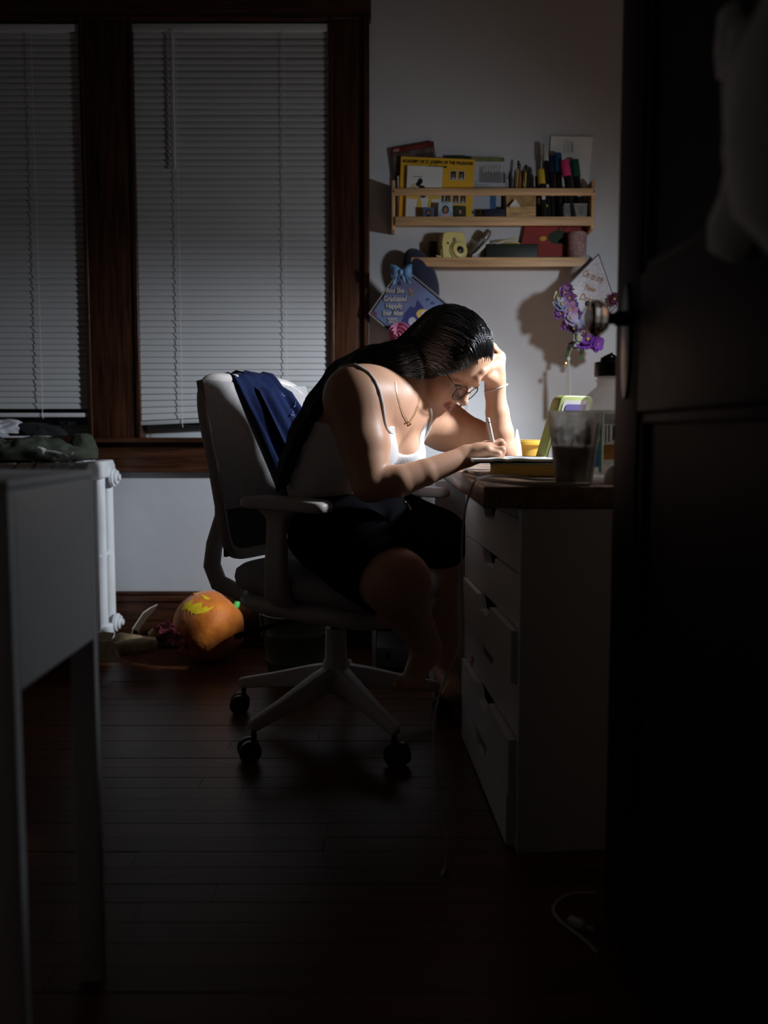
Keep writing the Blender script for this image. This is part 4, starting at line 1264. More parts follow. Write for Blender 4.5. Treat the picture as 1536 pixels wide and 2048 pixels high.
# --- hair: a full mass and combed strands over it
H = Field((-.38, 1.86, .58), (.36, 2.50, 1.19), .005)
H.ell(HL(0, -.014, .040), (.090, .110, .101), HF, .02)
H.ell(HL(-.030, -.035, -.020), (.066, .080, .080), HF, .03)
H.ell(HL(.030, -.035, -.015), (.066, .080, .075), HF, .03)
ch_ = [A(P(800, 733, 2.12)), A(P(745, 737, 2.11)), A(P(694, 752, 2.10)), A(P(652, 800, 2.09)), A(P(618, 858, 2.09)), A(P(594, 918, 2.09)), A(P(576, 968, 2.09))]
lt = np.array([.45, .89, 0])
rads = [.056, .040, .027, .021, .018, .014, .008]
for o_ in (-.045, -.015, .02, .06):
    pts = [c + lt * o_ * (0.7 + .06 * i) + np.array([0, 0, -.012 if o_ < -.03 else 0]) for i, c in enumerate(ch_)]
    H.chain(pts, [r_ * (.85 if abs(o_) > .03 else 1) for r_ in rads], .03)
# cut the face free
H.ell(HL(0, .115, -.040), (.092, .078, .112), HF, .012, 's')
H.ell(HL(-.05, .085, -.055), (.060, .055, .068), HF, .012, 's')
Vh, Fh = H.mesh()
m_hair = M('black_hair', (.0065, .006, .0065), .5, spec=.3, bump=.5, bscale=90, stretch=(2.5, 6, 6))
hair = mesh_np('hair', Vh, Fh, m_hair, pers)
BVh = BVHTree.FromPolygons(Vh.tolist(), Fh.tolist())
def catm(P4, t):
    p0, p1, p2, p3 = P4
    return 0.5 * ((2*p1) + (p2 - p0) * t + (2*p0 - 5*p1 + 4*p2 - p3) * t*t + (3*p1 - p0 - 3*p2 + p3) * t**3)
def interp(lst, x):
    x = max(0, min(len(lst) - 1.0001, x)); i = int(x); t = x - i
    return catm([lst[max(i-1, 0)], lst[i], lst[min(i+1, len(lst)-1)], lst[min(i+2, len(lst)-1)]], t)
gl = []
heads = [[(-.066, .050, -.004), (-.083, .022, -.010), (-.090, -.012, -.026), (-.086, -.050, -.050)],
         [(-.066, .066, .026), (-.086, .030, .016), (-.094, -.012, -.004), (-.090, -.062, -.030)],
         [(-.056, .084, .058), (-.080, .044, .060), (-.094, -.010, .038), (-.088, -.070, .000)],
         [(-.040, .094, .084), (-.062, .058, .104), (-.078, -.005, .094), (-.078, -.080, .040)],
         [(-.016, .098, .102), (-.030, .064, .126), (-.044, -.005, .138), (-.048, -.090, .080)],
         [(.016, .098, .102), (.020, .064, .128), (.012, -.005, .141), (.000, -.092, .090)],
         [(.045, .092, .084), (.060, .058, .104), (.060, -.005, .116), (.045, -.088, .070)]]
for gi, hd__ in enumerate(heads):
    x0_, y0_, z0_ = hd__[0]; hd__[0] = (x0_ * .97, y0_ + .006, z0_ - .012)
    off = -.050 + .020 * gi
    g_ = [HL(*p) for p in hd__]
    for i, c in enumerate(ch_):
        up_off = np.array([-.3, -.2, .9]) * rads[i] * (.25 + .12 * gi) if gi > 1 else np.array([.0, -.35, -.55]) * rads[i] * (1 - .5 * gi)
        g_.append(c + lt * off * (.75 + .05 * i) + up_off)
    gl.append(g_)
sg = G(); rr = random.Random(21)
vsA = []; fsA = []
NP = 26
for k in range(3600):
    a = rr.random() * 5.999; end = rr.uniform(.82, 1.0) if rr.random() < .8 else rr.uniform(.35, .8)
    st_ = rr.random() ** 2 * .25 * (1 if rr.random() < .5 else 0)
    lift = abs(rr.gauss(0, .0022)) + .0005
    wob = rr.uniform(0, 6.28); wa = rr.uniform(0, .0022); fr = rr.uniform(3, 9)
    pts = []
    for j in range(NP):
        s_ = st_ + (end - st_) * j / (NP - 1)
        a2_ = a + .12 * math.sin(s_ * 5 + wob)
        x = max(0, min(5.999, a2_)); i = int(x); t = x - i
        pa = interp(gl[i], s_ * 10.0); pb = interp(gl[i + 1], s_ * 10.0)
        p = pa * (1 - t) + pb * t
        h = BVh.find_nearest(Vector(p))
        if h[0] is not None:
            pv = h[0] + h[1] * (lift + wa * (1 + math.sin(s_ * fr * 4 + wob)))
            if (Vector(p) - h[0]).length > .035: pv = Vector(p)
        else: pv = Vector(p)
        pts.append(pv)
    rad_ = rr.uniform(.0005, .0010)
    base_i = len(vsA)
    for j, p in enumerate(pts):
        t = (pts[min(j+1, NP-1)] - pts[max(j-1, 0)]); t = t.normalized() if t.length > 1e-9 else Vector((1, 0, 0))
        a_ = t.orthogonal().normalized(); b_ = t.cross(a_); r_ = rad_ * (1 if 0 < j < NP - 1 else .2)
        for m_ in range(3):
            an = 2.094 * m_; vsA.append(p + a_ * math.cos(an) * r_ + b_ * math.sin(an) * r_)
    for j in range(NP - 1):
        for m_ in range(3):
            fsA.append((base_i + j*3 + m_, base_i + j*3 + (m_+1) % 3, base_i + j*3 + 3 + (m_+1) % 3, base_i + j*3 + 3 + m_))
inv = wm(hair).inverted()
me = bpy.data.meshes.new('hair_strands'); me.from_pydata([tuple(inv @ v) for v in vsA], [], fsA)
me.polygons.foreach_set('use_smooth', [True] * len(me.polygons)); me.materials.append(M('hair_strand', (.014, .0135, .0145), .20, ior=2.4))
hs = bpy.data.objects.new('hair_strands', me); COL.objects.link(hs); hs.parent = hair; hs['kind'] = 'stuff'
# strands combed back from the brow, where the lamp catches them
o_ = Vector((0, 0, HC))
vsA = []; fsA = []
def l2(a, b, t): return (a[0] + (b[0] - a[0]) * t, a[1] + (b[1] - a[1]) * t)
for k in range(1500):
    t = rr.random(); t2 = min(1, max(0, t + rr.gauss(0, .05)))
    S0 = l2(l2((984, 690), (980, 724), min(1, t * 2)), (908, 737), max(0, t * 2 - 1)); M0 = l2((915, 628), (872, 752), t2); E0 = l2((770, 688), (775, 762), t2)
    C0 = l2((968, 648), (925, 722), t)
    u0, u1 = rr.uniform(0, .35), rr.uniform(.5, 1.0)
    wob = rr.uniform(0, 6.28); lift = abs(rr.gauss(0, .0018)) + .0006; pts = []
    for j in range(16):
        u = u0 + (u1 - u0) * j / 15
        if u < .5: a, b, c, w_ = S0, C0, M0, u * 2
        else: a, b, c, w_ = M0, (2 * M0[0] - C0[0], 2 * M0[1] - C0[1]), E0, u * 2 - 1
        if u >= .5: b = l2(M0, E0, .45); b = (b[0], b[1] + 2)
        px = (1-w_)**2 * a[0] + 2*w_*(1-w_) * b[0] + w_*w_ * c[0]; py = (1-w_)**2 * a[1] + 2*w_*(1-w_) * b[1] + w_*w_ * c[1] + 1.2 * math.sin(u * 9 + wob)
        h = BVh.ray_cast(o_, (P(px, py, 1.0) - o_).normalized())
        if h[0] is not None: pts.append(h[0] + h[1] * lift * (1 if h[1].dot(h[0] - o_) < 0 else -1))
    if len(pts) < 5 or max((pts[i+1] - pts[i]).length for i in range(len(pts) - 1)) > .04: continue
    rad_ = rr.uniform(.0004, .0008); base_i = len(vsA); n_ = len(pts)
    for j, p in enumerate(pts):
        t_ = (pts[min(j+1, n_-1)] - pts[max(j-1, 0)]).normalized(); a_ = t_.orthogonal().normalized(); b_ = t_.cross(a_); r_ = rad_ * (1 if 0 < j < n_ - 1 else .2)
        for m_ in range(3):
            an = 2.094 * m_; vsA.append(p + a_ * math.cos(an) * r_ + b_ * math.sin(an) * r_)
    for j in range(n_ - 1):
        for m_ in range(3): fsA.append((base_i + j*3 + m_, base_i + j*3 + (m_+1) % 3, base_i + j*3 + 3 + (m_+1) % 3, base_i + j*3 + 3 + m_))
me = bpy.data.meshes.new('brow_strands'); me.from_pydata([tuple(inv @ v) for v in vsA], [], fsA)
me.polygons.foreach_set('use_smooth', [True] * len(me.polygons)); me.materials.append(MATS['hair_strand'])
hs = bpy.data.objects.new('brow_strands', me); COL.objects.link(hs); hs.parent = hair; hs['kind'] = 'stuff'
# loose wisps: by the nose, over the hand, at the back of the head
wg = G()
def wisp(pts, r=.0006):
    wg.tube([interp([A(P(*p)) for p in pts], i * (len(pts) - 1) / 14) for i in range(15)], r, 4)
for d in (0, 2, 4):
    wisp([(893 + d, 812, 2.06), (910, 822 + d, 2.05), (927 + d, 822, 2.05), (930 + d, 806, 2.06), (922, 798 + d, 2.07)], .00035)
for d in range(10):
    wisp([(962 + d, 676, 2.15), (972 + d, 680 - 2 * d, 2.15), (980 + .6 * d, 686 - d, 2.15), (983 + .3 * d, 700 - 3 * (d % 3), 2.15), (978, 710, 2.15)], .0009)
for d in range(12):
    wisp([(830 - 6 * d, 658 + 4 * d, 2.16), (790 - 7 * d, 682 + 3 * d - (d % 4) * 3, 2.15), (752 - 5 * d, 700 + 3 * d - (d % 3) * 5, 2.14), (705 - 4 * d, 722 + 4 * d - (d % 5) * 4, 2.12)])
for d in range(7):
    wisp([(900 + 6 * d, 630 + 2 * d, 2.15), (918 + 7 * d, 628 + 4 * d, 2.15), (938 + 6 * d, 637 + 5 * d, 2.15)])
for d in range(8):
    wisp([(640 - 3 * d, 812 + 6 * d, 2.03), (618 - 2 * d, 860 + 5 * d, 2.03), (603 - 2 * d, 900 + 4 * d, 2.03), (598 - 3 * d, 932 + 3 * d, 2.03)])
wo = wg.build('wisps', M('hair_strand', (.014, .0135, .0145), .20, ior=2.4), hair, smooth=True); wo['kind'] = 'stuff'

# ------------------------------------------------------------------ what she wears and holds
gs = thing('eyeglasses', HL(0, .11, -.015), 'round thin-rimmed black eyeglasses on the face of the woman', 'glasses')
m_rim = M('rim_black', (.010, .010, .012), .25)
m_lens = M('lens_glass', (.3, .32, .35), .03, alpha=.06)
for s in (-1, 1):
    ring = [HL(s * .034 + .0255 * math.cos(t), .108 - .006 * abs(math.cos(t) * .0 + (s * .034 + .0255 * math.cos(t)) / .06), -.017 + .0235 * math.sin(t)) for t in [2 * math.pi * k / 28 for k in range(28)]]
    rm_ = G().tube(ring, .0013, 6, closed=True).build('rim', m_rim, gs, smooth=True)
    G().prism([tuple(p) for p in ring], tuple(-hf * .0008)).build('lens', m_lens, rm_)
    G().tube([HL(s * .058, .1035, -.008), HL(s * .066, .096, -.004), HL(s * .074, .060, .004), HL(s * .080, .0, .012), HL(s * .082, -.025, .004)], .0014, 6).build('temple_arm', m_rim, gs, smooth=True)
G().tube([HL(-.010, .1055, -.010), HL(0, .113, -.006), HL(.010, .1055, -.010)], .0014, 6).build('bridge', m_rim, gs, smooth=True)
G().ell(HL(0, .1165, -.049), (.0028, .0028, .0028), 8, 6).build('septum_ring', M('ring_black', (.02, .02, .02), .2, metal=.8), pers) 

nk = thing('necklace', skin_at(817, 845) or P(817, 845, 2.0), 'thin gold chain necklace with two small pendants around her neck', 'necklace')
pth = [(790, 765), (791, 778), (795, 795), (800, 812), (806, 828), (813, 840), (817, 846)]
ps = [p for p in (skin_at(x, y, .0022) for x, y in pth) if p]
G().tube(ps, .0008, 5).build('chain', m_gold, nk, smooth=True)
ps2 = [p for p in (skin_at(x, y, .0028) for x, y in [(817, 846), (822, 838), (828, 828), (832, 818), (834, 811)]) if p]
G().tube(ps2, [.0010] * len(ps2), 5).build('chain', m_gold, nk, smooth=True)
for (x, y, rx, ry) in ((818.5, 848, .0042, .0062), (813, 844, .0036, .0036)):
    p = skin_at(x, y, .003)
    if p: G().lathe([(.0001, -.0006), (rx, -.0005), (rx, .0005), (.0001, .0006)], 16, c=p, axis=tuple(tf), cap=False).build('pendant', m_gold, nk)
bcl = thing('hair_tie', P(991, 772, 2.205), 'cream elastic hair tie worn on her raised wrist', 'hair tie')
cB = (A(P(992, 776, 2.200))); dB_ = nrm(Le - Lw)
ub = nrm(np.cross(dB_, [0, 1, 0])); vb = np.cross(dB_, ub)
tw_ = nrm(dB_ + ub * .20); ub = nrm(np.cross([0, 1, 0], tw_)); vb = np.cross(tw_, ub)
G().tube([cB + (ub * math.cos(t) + vb * math.sin(t)) * .0325 for t in [2 * math.pi * k / 26 for k in range(26)]], .0021, 7, closed=True).build('band', M('elastic_cream', (.70, .66, .56), .8), bcl, smooth=True)
pa, pb = A(P(975, 835, 2.0)), A(P(990, 905, 2.0)); pd_ = nrm(pb - pa)
pt = pa + pd_ * ((nz_note - pa[2]) / pd_[2]) if False else pa + pd_ * ((DZ + .047 - pa[2]) / pd_[2])
stl = thing('stylus', pt, 'white stylus pen held in her writing hand on the open notebook', 'stylus')
L_ = np.linalg.norm(pt - pa)
G().lathe([(.0001, 0), (.0012, .001), (.0044, .022), (.0048, .026), (.0048, L_ - .004), (.0042, L_ - .0012), (.0001, L_)], 16, c=pt, axis=tuple(-pd_), cap=False).build('barrel', M('stylus_white', (.74, .73, .71), .35), stl, smooth=True, sharp=40)
G().lathe([(.00485, L_ - .014), (.00490, L_ - .0135), (.00490, L_ - .0125), (.00485, L_ - .012)], 16, c=pt, axis=tuple(-pd_), cap=False).build('band', m_steel, stl, smooth=True)
def quad(g, c, off): return g.prism(c, off)
def pq(px, Y):
    return [P(a, b, Y) for a, b in px]
m_ink = M('ink_black', (.012, .012, .012), .7)
m_paper = M('white_paper', (.74, .73, .70), .85)
m_pw = M('page_white', (.80, .80, .78), .8)

# ------------------------------------------------------------------ things on the desk
def onz(o): return o
# lower book: black cover, yellow page edges, rounded corner
bz = DZ + .001
m_ye = M('yellow_page_edge', (.46, .31, .08), .7, var=.12, scale=90, stretch=(1, 1, 30))
bkx0, bkx1, bky0, bky1 = P(980, 945, 1.86).x, P(1120, 945, 1.86).x + .03, 1.86, 2.09
bko = thing('thick_book', ((bkx0 + bkx1) / 2, (bky0 + bky1) / 2, bz), 'thick book with yellow page edges lying flat under the open notebook', 'book', rz=0)
ns = lambda g: g
Mb = Matrix.Translation((bkx0, bky0, 0)) @ Matrix.Rotation(R(-7), 4, 'Z')
wB, dB = bkx1 - bkx0, bky1 - bky0
def rrect(x0, y0, x1, y1, r, z, n=5):
    pts = []
    for cx, cy, a0 in ((x1 - r, y1 - r, 0), (x0 + r, y1 - r, 90), (x0 + r, y0 + r, 180), (x1 - r, y0 + r, 270)):
        for k in range(n + 1):
            a = R(a0 + 90 * k / n); pts.append((cx + r * math.cos(a), cy + r * math.sin(a), z))
    return pts
bh = .030
G(Mb).prism(rrect(.003, .003, wB - .003, dB - .003, .012, bz + .002), (0, 0, bh - .004)).build('page_block', m_ye, bko)
for z in (bz, bz + bh - .002): G(Mb).prism(rrect(0, 0, wB, dB, .014, z), (0, 0, .002)).build('cover', M('brown_cover', (.10, .075, .03), .5), bko)
# open notebook lying across it
nz = bz + bh + .0005
nb = thing('open_notebook', (P(1010, 917, 1.95).x, 1.97, nz), 'open white notebook with dark covers lying across the thick book, written in by the woman', 'notebook')
nx0, nx1, ny0, ny1 = P(944, 917, 1.90).x, P(1118, 920, 1.90).x, 1.87, 2.12
nc = nx0 + (nx1 - nx0) * .38
def leafs(u, v, s, z0, hump):
    x = nc + (nx0 - nc) * u if s < 0 else nc + (nx1 - nc) * u
    return Vector((x, ny0 + (ny1 - ny0) * v, z0 + hump * math.sin(min(1, u * 2.2) * math.pi * .9) * (1 - u * .6)))
for s in (-1, 1):
    G().sheet(lambda u, v: leafs(u, v, s, nz + .0015, .0), 6, 2, .002).build('cover', M('dark_cover', (.02, .022, .03), .5), nb)
    G().sheet(lambda u, v: leafs(u * .98, .01 + .98 * v, s, nz + .0065, .003), 14, 3, .006).build('pages', m_pw, nb, smooth=True, sharp=50)
ink = G()
for k in range(9):
    y = ny0 + .03 + .018 * k
    ink.box2((nc + .012, y, nz + .0119), (nc + .09 + .03 * math.sin(k * 7), y + .0012, nz + .0121))
ink.build('handwriting', M('ink_blue', (.03, .04, .12), .7), nb)

# tablet in its green case, leaning back on its stand
tbz = DZ
m_lime = M('lime_rubber', (.21, .235, .065), .5)
ta, tb_ = Vector((.398, 2.04, DZ + .002)), Vector((.458, 2.065, DZ + .200))
tu = (tb_ - ta); tw = Vector((.100, .056, 0)); tw = tw - tu.normalized() * 0; tn = tu.cross(tw).normalized()
tab = thing('tablet', (ta + tw / 2), 'tablet in a lime green case leaning upright behind the plastic cup', 'tablet')
xa = tw.normalized(); ya = (tu - xa * tu.dot(xa)).normalized(); za_ = xa.cross(ya)
if za_.y > 0: za_ = -za_
ua = tu.normalized()
MT = Matrix.Translation(ta) @ Matrix(((xa.x, ua.x, za_.x, 0), (xa.y, ua.y, za_.y, 0), (xa.z, ua.z, za_.z, 0), (0, 0, 0, 1)))
Wt, Ht = tw.length, tu.length
G(MT).prism(rrect(0, 0, Wt, Ht, .020, -.034), (0, 0, .034)).build('case', m_lime, tab, bevel=.004, seg=3)
G(MT).prism(rrect(.012, .004, Wt - .012, Ht - .014, .012, -.0005), (0, 0, .002)).build('back_panel', M('tablet_back', (.34, .32, .32), .5), tab)
G(MT).prism(rrect(.022, Ht * .80, Wt - .022, Ht - .024, .006, .001), (0, 0, .002)).build('camera_strip', M('strip_violet', (.10, .08, .20), .3), tab)

# iced coffee in a clear plastic cup
m_clear = MTL('clear_plastic', (.86, .82, .79), .34, .05, 10, .08)
m_frost = MTL('frosted_plastic', (.80, .74, .67), .50, .3, 28)
cx_, cy_ = P(1147, 970, 1.60).x, 1.60
cp = thing('plastic_cup', (cx_, cy_, DZ), 'clear plastic cup half full of iced coffee at the near edge of the worktop', 'cup')
H0 = P(1147, 822, 1.60).z - DZ
rb_, rt_ = .0365, .0535
G().lathe([(.001, .001), (rb_, .001), (rb_ + (rt_ - rb_) * .83, H0 * .82), (rb_ + (rt_ - rb_) * .89, H0 * .84), (rt_ - .001, H0 - .004), (rt_ + .002, H0 - .003), (rt_ + .002, H0), (rt_ - .003, H0),
           (rb_ + (rt_ - rb_) * .87, H0 * .84), (rb_ + (rt_ - rb_) * .8, H0 * .82), (rb_ - .0015, .003), (.001, .003)], 40, c=(cx_, cy_, DZ), cap=False).build('cup_wall', m_frost, cp, smooth=True, sharp=40)
hl = H0 * .52
G().lathe([(.001, .0035), (rb_ - .002, .0035), (rb_ + (rt_ - rb_) * .48 - .002, hl), (.001, hl)], 36, c=(cx_, cy_, DZ), cap=False).build('coffee', M('coffee', (.075, .045, .026), .2), cp, smooth=True, sharp=40)
m_foam = M('milk_foam_film', (.46, .37, .27), .6, col2=(.62, .57, .50), var=.3, scale=30)
streak = G()
rr = random.Random(4)
for k in range(9):
    an = rr.uniform(0, 6.28)
    pts = []
    z = hl + rr.uniform(0, .01)
    while z < H0 * rr.uniform(.75, .95):
        t = z / H0; r_ = rb_ + (rt_ - rb_) * t * .98 - .003
        pts.append((cx_ + r_ * math.cos(an), cy_ + r_ * math.sin(an), DZ + z)); z += .010; an += rr.uniform(-.12, .12)
    if len(pts) > 2: streak.tube(pts, [rr.uniform(.0015, .005) for _ in pts], 6, flat=.4)
streak.build('coffee_streaks', M('coffee_streak', (.12, .075, .04), .4), cp, smooth=True)
for k, (dx, dy, z, s) in enumerate(((-.016, -.014, .095, .017), (.014, -.012, .098, .016), (-.018, .012, .108, .016), (.012, .014, .118, .016), (-.006, -.006, .128, .015))):
    G().box((cx_ + dx, cy_ + dy, DZ + z), (s * 1.3, s * 1.3, s * 1.25), rot=(k * .7, k * .4, k)).build('ice_cube', MTL('ice', (.86, .85, .83), .45, .1, 20), cp, bevel=.003)
# clear water bottle with black cap and printed label
wx, wy = P(1214, 965, 1.72).x, 1.72
wbz = DZ
wb_ = thing('water_bottle', (wx, wy, DZ), 'clear square-shouldered bottle with black cap and printed label beside the plastic cup', 'bottle')
Hb = P(1205, 715, 1.72).z - DZ
def sq(t, r, p=.62):
    c_, s2 = math.cos(t), math.sin(t)
    return r * (abs(c_) ** p) * (1 if c_ > 0 else -1), r * (abs(s2) ** p) * (1 if s2 > 0 else -1)
prof = [(.050, 0), (.056, .004), (.058, .02), (.058, Hb * .60), (.054, Hb * .66), (.036, Hb * .73), (.026, Hb * .765), (.0255, Hb * .80), (.028, Hb * .805), (.028, Hb * .815), (.0255, Hb * .82), (.0255, Hb * .86)]
g = G(); n = 40; vs = []; fs = []
full = prof + [(r_ - .0012, z) for r_, z in reversed(prof[1:])] 
for r_, z in full:
    pw = .62 if z < Hb * .7 else (.8 if z < Hb * .76 else 1.0)
    for k in range(n):
        x, y = sq(2 * math.pi * k / n, r_, pw); vs.append((wx + x, wy + y, DZ + z + (.0015 if r_ < .049 and z < .001 else 0)))
for j in range(len(full) - 1):
    for k in range(n): fs.append((j*n + k, j*n + (k+1) % n, (j+1)*n + (k+1) % n, (j+1)*n + k))
fs += [tuple(range(n - 1, -1, -1)), tuple((len(full)-1)*n + k for k in range(n))]
g.add(vs, fs).build('bottle_wall', m_clear, wb_, smooth=True, sharp=40)
G().lathe([(.001, Hb * .845), (.0305, Hb * .845), (.032, Hb * .86), (.032, Hb * .955), (.0295, Hb * .962), (.020, Hb * .965), (.018, Hb * 1.0), (.001, Hb * 1.0)], 32, c=(wx, wy, DZ), cap=False).build('bottle_cap', m_black, wb_, smooth=True, sharp=40)
G().tube([(wx - .012, wy, DZ + Hb * .995), (wx + .004, wy - .006, DZ + Hb * 1.025), (wx + .02, wy, DZ + Hb * .99)], .004, 8).build('cap_loop', m_black, wb_, smooth=True)
def wrap(a0, a1, z0, z1, name, mat, r=.0588, nn=10):
    return G().sheet(lambda u, v: (lambda q: (wx + q[0], wy + q[1], DZ + z0 + (z1 - z0) * v))(sq(a0 + (a1 - a0) * u, r)), nn, 2, .0003).build(name, mat, wb_, smooth=True)
wrap(R(195), R(330), Hb * .06, Hb * .57, 'label', MTL('label_pale', (.74, .80, .75), .6, .15, 30))
wrap(R(246), R(252), Hb * .08, Hb * .56, 'label_stripe', MTL('label_green', (.25, .60, .45), .8), .0592, 3)
wrap(R(232), R(246), Hb * .12, Hb * .32, 'label_stripe', MTL('label_blue', (.12, .45, .80), .85), .0592, 3)
wrap(R(256), R(300), Hb * .18, Hb * .30, 'label_patch', MTL('label_orange', (.95, .50, .14), .85), .0592, 5)
wrap(R(256), R(300), Hb * .46, Hb * .54, 'label_patch', MTL('label_white', (.9, .9, .92), .8), .0592, 5)
for k in range(7):
    a0 = R(258 + 5 * k)
    wrap(a0, a0 + R(2), Hb * (.31 + .012 * (k % 3)), Hb * .45, 'label_stroke', M('label_brown', (.30, .20, .12), .5), .0592, 1)
for k in range(3): wrap(R(205), R(205 + 22 - 5 * k), Hb * (.53 - .03 * k), Hb * (.536 - .03 * k), 'label_line', M('label_grey', (.2, .22, .22), .5), .0592, 3)
# crumpled tissue beside the bottle
o = crumple((P(1216, 950, 1.62).x + .010, 1.615, DZ), .018, .02, .026, 33, .35).build('crumpled_tissue', m_paper, smooth=True, sub=1)
tag(o, 'crumpled white tissue at the near edge of the worktop beside the bottle', 'tissue')
# yellow tub, standing paper, coloured notes, far part of the worktop
yx = P(1062, 905, 2.80)
yt = thing('yellow_tub', (yx.x, 2.80, DZ), 'yellow plastic tub at the far end of the worktop behind the tablet', 'tub')
htb = P(1062, 880, 2.80).z - DZ
m_tub = M('yellow_plastic', (.86, .55, .09), .45)
G().lathe([(.001, 0), (.085, 0), (.092, htb * .8), (.098, htb * .8), (.098, htb), (.090, htb), (.083, .004), (.001, .004)], 36, c=(yx.x + .03, 2.80, DZ), cap=False).build('tub_wall', m_tub, yt, smooth=True, sharp=40)
G().lathe([(.0985, htb * .78), (.101, htb * .8), (.101, htb * .93), (.0985, htb * .95)], 36, c=(yx.x + .03, 2.80, DZ), cap=False).build('tub_rim', m_tub, yt, smooth=True)
def card(name, px, Y, th, mat, label, cat, lean=0.0):
    pts = pq(px, Y)
    o = G().prism(pts, (0, th, 0)).build(name, mat); return tag(o, label, cat)
pp_ = [P(1024, 917, 2.34), P(1044, 917, 2.36), P(1040, 893, 2.37), P(1033, 859, 2.40), P(1030, 880, 2.38), P(1026, 895, 2.36)]
for q in pp_[:2]: q.z = DZ + .001
o = G().prism(pp_, (.004, .003, 0)).build('folded_paper', m_pw); tag(o, 'folded white paper sticking up on the worktop beside her left forearm', 'paper')
def flat(name, px0, px1, py, Y, d, h, mat, label, cat, rz=0.0):
    a, b = P(px0, py, Y), P(px1, py, Y)
    c = ((a.x + b.x) / 2, Y + d / 2, DZ + .0008 + h / 2)
    o = G().box(c, (b.x - a.x, d, h), rot=(0, 0, rz)).build(name, mat, bevel=min(.001, h * .2)); return tag(o, label, cat)
flat('sticky_note_pad', 1036, 1066, 912, 2.22, .08, .012, M('pink_paper', (.78, .20, .32), .7), 'pink sticky note pad lying in front of the tablet', 'note pad', .2)
flat('paper_stack', 1012, 1072, 908, 2.45, .24, .012, m_pw, 'loose stack of white papers lying on the worktop before the yellow tub', 'papers', -.1)
flat('blue_card', 1040, 1064, 905, 2.44, .07, .004, M('blue_card', (.12, .15, .30), .6), 'dark blue card lying on the white paper stack', 'card', .3).location.z += .0125
flat('eraser', 1022, 1034, 914, 2.18, .03, .012, m_pw, 'white eraser block lying on the worktop by her left elbow', 'eraser', .3)

# cables
m_cab = M('cable_white', (.50, .47, .42), .5)
def smooth_path(pts, n=8):
    out = []
    for i in range(len(pts) - 1):
        p0, p1, p2, p3 = pts[max(i-1, 0)], pts[i], pts[i+1], pts[min(i+2, len(pts)-1)]
        for k in range(n):
            t = k / n
            out.append(0.5 * ((2*p1) + (p2 - p0) * t + (2*p0 - 5*p1 + 4*p2 - p3) * t*t + (3*p1 - p0 - 3*p2 + p3) * t**3))
    return out + [pts[-1]]
def dpt(px, py): 
    q = PF(px, py, DZ + .0035); return q
path = [dpt(x_, y_) + Vector((0, 0, h_)) for x_, y_, h_ in ((1216, 958, 0), (1150, 958, 0), (1080, 961, .002), (1030, 962, .008), (985, 960, .008))]
q = P(951, 963, 1.64); q.x = DXL - .001; q.z = DZ + .006; path += [q]
for a in ((938, 990, 1.635), (929, 1030, 1.64), (924, 1090, 1.65), (924, 1160, 1.655), (926, 1220, 1.66), (925, 1265, 1.66), (913, 1310, 1.64), (890, 1360, 1.61), (873, 1410, 1.58), (868, 1460, 1.56), (871, 1530, 1.53), (880, 1610, 1.50), (893, 1680, 1.475)):
    path.append(P(*a))
path += [Vector((.119, 1.462, .004)), PF(890, 1738, .004), PF(884, 1752, .004)]
o = G().tube(smooth_path(path, 6), .0028, 6).build('charging_cable', m_cab, smooth=True, base=path[-1])
tag(o, 'thin white charging cable hanging from the worktop edge down to the floor', 'cable')
path = [dpt(966, 950), dpt(950, 946), dpt(932, 944), dpt(927, 948), dpt(960, 957), dpt(1040, 967), dpt(1110, 969), dpt(1180, 969)]
o = G().tube(smooth_path(path, 6), .0045, 6, flat=.6, side=(0, 0, 1)).build('flat_cable', M('cable_pale', (.62, .57, .50), .5), smooth=True, base=path[3])
tag(o, 'flat pale cable lying in a loop on the near corner of the worktop', 'cable')
path = [PF(1190, 1786, .004), PF(1140, 1788, .004), PF(1112, 1806, .004), PF(1108, 1826, .004), PF(1130, 1850, .004), PF(1165, 1876, .004), PF(1195, 1905, .004)]
o = G().tube(smooth_path(path, 6), .0028, 6).build('floor_cable', m_cab, smooth=True, base=path[3])
tag(o, 'thin cable curling on the dark floor in front of the drawer unit', 'cable')
q = PF(1154, 1846, .008)
o = G().box(q, (.03, .014, .012), rot=(0, 0, -.7)).box(q + Vector((.018, -.013, 0)), (.016, .009, .005), rot=(0, 0, -.7)).build('cable_plug', M('plug_white', (.6, .6, .58), .4), bevel=.002)
tag(o, 'small white plug lying on the dark floor inside the cable curl', 'plug')
# ------------------------------------------------------------------ wall shelves
SY = WY - .095                                     # front plane of the shelves
def Zp(py, Y=SY): return P(900, py, Y).z
def Xp(px, Y=SY): return P(px, 440, Y).x
su = thing('wall_shelf', ((Xp(783) + Xp(1191)) / 2, WY - .05, Zp(455)), 'upper pine wall shelf with a front rail, crowded with cards, pens and markers', 'shelf')
ux0, ux1 = Xp(783), Xp(1191)
uz0, uz1, uz2 = Zp(455), Zp(433), Zp(358)
for x in (ux0, ux1 - .013): G().box2((x, SY + .012, uz0 - .004), (x + .013, WY, uz2)).build('side_panel', m_pinev, su, bevel=.002)
G().box2((ux0, SY, Zp(390)), (ux1, SY + .012, Zp(376))).build('front_rail', m_pine, su, bevel=.002)
G().box2((ux0 + .013, SY + .004, Zp(450)), (ux1 - .013, SY + .014, uz1 + .001)).build('front_board', m_pine, su, bevel=.0015)
UZ = uz1 - .002
G().box2((ux0 + .013, SY + .014, UZ - .012), (ux1 - .013, WY, UZ)).build('shelf_board', m_pine, su, bevel=.001)
